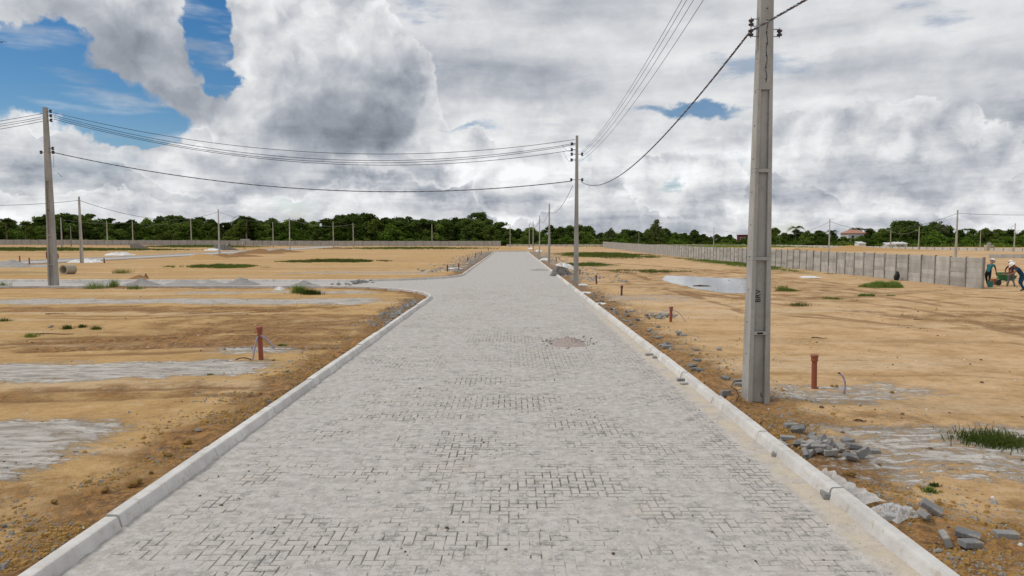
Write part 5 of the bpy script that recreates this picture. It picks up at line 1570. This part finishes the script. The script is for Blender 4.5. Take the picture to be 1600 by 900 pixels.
# ------------------------------------------------------------------ people
def person(label, loc, rz, J, rad, mats, bones, helmet=True, hat='helmet', scale=1.):
    """one continuous skinned body; J joint->xyz; bones: (a, b, material slot)"""
    names = list(J); idx = {k: i for i, k in enumerate(names)}
    me = bpy.data.meshes.new('body'); me.from_pydata([J[k] for k in names], [(idx[a], idx[b]) for a, b, _ in bones], [])
    o = bpy.data.objects.new('body', me); COL.objects.link(o)
    md = o.modifiers.new('skin', 'SKIN'); sd = me.skin_vertices[0].data
    for k in names: sd[idx[k]].radius = (rad[k], rad[k]*(.72 if k in ('chest', 'belly', 'pelvis') else 1)); sd[idx[k]].use_root = (k == 'pelvis')
    md.use_smooth_shade = True
    o.modifiers.new('sub', 'SUBSURF').levels = 1
    bpy.context.view_layer.update()
    dg = bpy.context.evaluated_depsgraph_get(); m2 = bpy.data.meshes.new_from_object(o.evaluated_get(dg)); bpy.data.objects.remove(o)
    m2.name = 'body'; m2.materials.clear()
    for q in mats: m2.materials.append(M[q])
    segs = [(Vector(J[a]), Vector(J[b]), s, max(rad[a], rad[b])) for a, b, s in bones]
    for p in m2.polygons:
        best = 9
        for a, b, s, r in segs:
            ab = b-a; t = max(0, min(1, (p.center-a).dot(ab)/ab.length_squared)); dd = (p.center-(a+ab*t)).length-r*.9
            if dd < best: best = dd; p.material_index = s
        p.use_smooth = True
    t = thing('person', label, 'person', loc, rz); t.scale = (scale,)*3
    link('body', m2, t)
    hd, nk = Vector(J['head']), Vector(J['neck']); up = (hd-nk).normalized(); q = Vector((0, 0, 1)).rotation_difference(up).to_euler()
    if helmet: MB().lathe([(.165, .0), (.17, .01), (.135, .02), (.132, .06), (.11, .115), (.06, .145), (.0, .152)], 14, cap=False).add([(-.09, .10, .005), (.09, .10, .005), (.07, .22, -.01), (-.07, .22, -.01)], [(0, 1, 2, 3)]).build('hard_hat', M[hat], t, tuple(hd+up*.045), tuple(q), True)
    else: MB().lathe([(.115, -.06), (.12, .0), (.10, .07), (.05, .115), (.0, .12)], 12, cap=False).build('hair', M['black'], t, tuple(hd+up*.03), tuple(q), True)
    mb = MB(); f_ = q.to_matrix()
    for s in (-1, 1): mb.box(tuple(hd+f_ @ Vector((.04*s, .105, .0))), (.025, .012, .012))
    mb.build('eyes', M['black'], t)
    MB().box(tuple(hd+f_ @ Vector((0, .12, -.03))), (.028, .03, .05)).build('nose', M['skin'], t)
    return t


def hand(J, rad, bones, wr, s, d, slot):
    """palm and five unequal fingers from joint wr in direction d"""
    w = Vector(J[wr]); d = Vector(d).normalized(); side = d.cross(Vector((0, 1, .3))).normalized()*s
    J[wr+'p'] = tuple(w+d*.07); rad[wr+'p'] = .034; bones.append((wr, wr+'p', slot))
    for i, (o, L) in enumerate(((-.032, .075), (-.011, .09), (.011, .084), (.031, .065))):
        a = wr+'f%d' % i; J[a] = tuple(w+d*.10+side*o); J[a+'t'] = tuple(w+d*(.10+L*.8)+side*o+Vector((0, .02, 0))); rad[a] = .011; rad[a+'t'] = .009; bones += [(wr+'p', a, slot), (a, a+'t', slot)]
    a = wr+'th'; J[a] = tuple(w+d*.06+side*-.055+Vector((0, .02, 0))); rad[a] = .012; bones.append((wr, a, slot))


def figure(lean, hips, knees, arms, slots, hipz=.88, headfwd=.05, spread=.12, crouch=0.):
    """faces +y locally. lean = forward bend of the trunk (rad); arms = ((elbow),(wrist)) per side relative to shoulder"""
    J = {'pelvis': (0, 0, hipz)}; rad = {'pelvis': .15}; b = []
    s, c = math.sin(lean), math.cos(lean)
    T = lambda u, f=0.: (0, u*s+f*c, hipz+u*c-f*s)
    for k, u, r in (('belly', .2, .145), ('chest', .42, .165), ('neck', .58, .062)): J[k] = T(u); rad[k] = r
    nk = J['neck']; J['head'] = (0, nk[1]+headfwd+.10*s, nk[2]+.16*max(c, .25)); rad['head'] = .105
    TOP, LEG, SK, SH = slots
    b += [('pelvis', 'belly', TOP), ('belly', 'chest', TOP), ('chest', 'neck', SK), ('neck', 'head', SK)]
    for i, sg in enumerate((-1, 1)):
        n = 'RL'[i]; sh = T(.50); J['sh'+n] = (sg*.19, sh[1], sh[2]); rad['sh'+n] = .062
        e, w = arms[i]; S_ = Vector(J['sh'+n]); J['el'+n] = tuple(S_+Vector((sg*abs(e[0]), e[1], e[2]))); J['wr'+n] = tuple(Vector(J['el'+n])+Vector((sg*w[0], w[1], w[2]))); rad['el'+n] = .044; rad['wr'+n] = .03
        md_ = tuple((Vector(J['sh'+n])+Vector(J['el'+n]))/2); J['up'+n] = md_; rad['up'+n] = .056
        b += [('chest', 'sh'+n, TOP), ('sh'+n, 'up'+n, TOP), ('up'+n, 'el'+n, SK), ('el'+n, 'wr'+n, SK)]
        hand(J, rad, b, 'wr'+n, sg, Vector(J['wr'+n])-Vector(J['el'+n]), SK)
        hx, hy = hips[i]; kx, ky, kz = knees[i][0]; ax, ay = knees[i][1]
        J['hp'+n] = (sg*.095, 0, hipz-.06); rad['hp'+n] = .105; J['kn'+n] = (sg*spread+kx, ky, kz); rad['kn'+n] = .068; J['an'+n] = (sg*spread+ax, ay, .09); rad['an'+n] = .048; J['to'+n] = (sg*(spread+.02)+ax, ay+.17, .04); rad['to'+n] = .042
        b += [('pelvis', 'hp'+n, LEG), ('hp'+n, 'kn'+n, LEG), ('kn'+n, 'an'+n, LEG), ('an'+n, 'to'+n, SH)]
    return J, rad, b


S4 = (0, 1, 2, 3)
g = G(1543, 447)   # bent worker in teal
J, rd, bn = figure(.55, ((0, 0), (0, 0)), (((0, .05, .46), (0, .22)), ((0, -.04, .48), (0, -.25))), (((.03, .12, -.28), (0, .06, -.26)), ((.03, .14, -.27), (0, .08, -.25))), S4)
person('person in teal shirt and white helmet bending beside the end of the panel wall', (g.x, g.y, g.z), R(-62), J, rd, ['teal_shirt', 'black_cloth', 'skin', 'boot'], bn, scale=.98)
g = G(1579, 448)
J, rd, bn = figure(.28, ((0, 0), (0, 0)), (((0, .02, .46), (-.05, .0)), ((0, .06, .46), (.10, -.06))), (((.10, .10, -.25), (-.05, .20, -.12)), ((.12, .08, -.25), (-.06, .2, -.12))), S4)
person('person in maroon shirt and grey trousers with white helmet, standing behind the green barrow', (g.x, g.y, g.z), R(-25), J, rd, ['maroon_shirt', 'grey_cloth', 'skin', 'boot'], bn, scale=.90)
g = G(1597, 455)
J, rd, bn = figure(.75, ((0, 0), (0, 0)), (((0, .14, .45), (0, .0)), ((0, .10, .46), (0, -.2))), (((.05, .18, -.22), (0, .24, -.10)), ((.05, .18, -.22), (0, .24, -.08))), S4)
person('person in dark blue clothes with white helmet, stooping at the right edge of the picture', (g.x, g.y, g.z), R(80), J, rd, ['blue_shirt', 'blue_shirt', 'skin', 'boot'], bn, scale=1.)
g = G(358, 390)
J, rd, bn = figure(.15, ((0, 0), (0, 0)), (((0, .05, .46), (0, .05)), ((0, .0, .46), (0, -.08))), (((.06, .05, -.28), (0, .15, -.2)), ((.06, .05, -.28), (0, .15, -.2))), S4)
person('distant person in black top and orange trousers standing at the end of the pale street', (g.x, g.y, g.z), R(-80), J, rd, ['black_cloth', 'orange_cloth', 'skin', 'boot'], bn, False, scale=1.05)
g = G(382, 390)
J, rd, bn = figure(.6, ((0, 0), (0, 0)), (((0, .12, .45), (0, .05)), ((0, .0, .46), (0, -.25))), (((.05, .15, -.25), (0, .18, -.2)), ((.05, .15, -.25), (0, .18, -.2))), S4)
person('distant person in tan clothes bending forward right of the one in black', (g.x, g.y, g.z), R(75), J, rd, ['tan_cloth', 'brownsoil', 'skin', 'boot'], bn, True, scale=1.05)


def bucket(px, py, m, lb, s=1.):
    g = G(px, py); t = thing('bucket', lb, 'bucket', g, .3)
    MB().lathe([(.11*s, 0), (.12*s, .01), (.155*s, .30*s), (.165*s, .31*s), (.165*s, .33*s), (.145*s, .33*s), (.11*s, .03)], 16, cap=False).build('shell', M[m], t)
    MB().tube([(.16*s*math.cos(a), .16*s*math.sin(a)*.35, .31*s+.0*a+.12*s*math.sin(a)) for a in np.linspace(0, PI, 9)], .006, 5).build('handle', M['metal'], t)


bucket(1547, 448.5, 'teal', 'teal bucket at the feet of the bending teal-shirted person', 1.1)
bucket(1552, 445, 'orange', 'orange bucket behind the teal one', 1.1)
g = G(1573, 446); t = thing('wheelbarrow', 'green metal barrow in front of the maroon-shirted person', 'wheelbarrow', (g.x, g.y, g.z), R(8))
mb = MB(); mb.add([(-.28, -.2, .30), (.28, -.2, .30), (.28, .2, .30), (-.28, .2, .30), (-.44, -.32, .68), (.42, -.32, .62), (.42, .32, .62), (-.44, .32, .68)], [(0, 1, 2, 3), (0, 4, 5, 1), (1, 5, 6, 2), (2, 6, 7, 3), (3, 7, 4, 0)]); mb.build('tray', M['green'], t)
mb = MB(); [mb.tube([(-.55, 0, .16), (-.2, s*.22, .30), (.4, s*.26, .42), (.85, s*.28, .52)], .018, 6) for s in (-1, 1)]; [mb.tube([(.2, s*.25, .38), (.25, s*.25, 0.)], .016, 6) for s in (-1, 1)]; mb.build('frame', M['metal'], t)
MB().lathe([(.10, -.05), (.18, -.045), (.19, 0), (.18, .045), (.10, .05)], 16, (-.58, 0, .18), 'Y').build('wheel', M['black'], t)
g = G(1571, 438); t = thing('crate', 'green crate standing behind the barrow', 'crate', (g.x, g.y, g.z), .1)
mb = MB(); mb.box((0, 0, .03), (.9, .5, .04))
for k in range(3):
    for s in (-1, 1): mb.box((0, s*.25, .14+k*.17), (.9, .03, .13)); mb.box((s*.44, 0, .14+k*.17), (.03, .47, .13))
mb.build('slats', M['green'], t)
g = G(1541, 386); o = MB().box((0, 0, .3), (5.5, .12, .6)).build('white_low_wall', M['kerb'], None, (at(1573, 402, 104).x, 104, float(gz(75, 104, False)))); tag(o, 'short length of white low wall behind the helmeted workers', 'wall')
# small bird at the left edge of the sky
p = at(2, 66, 60); t = thing('bird', 'tiny dark bird in the sky at the left edge', 'bird', p, .5)
MB().lathe([(0.01, -.2), (.05, -.1), (.06, 0), (.03, .12), (.01, .2)], 8, axis='Y').build('body', M['black'], t)
for s in (-1, 1): MB().add([(0, -.08, .02), (s*.25, -.05, .12), (s*.5, -.1, .04), (s*.25, .1, .12), (0, .08, .02)], [(0, 1, 3, 4), (1, 2, 3)]).build('wing', M['black'], t)
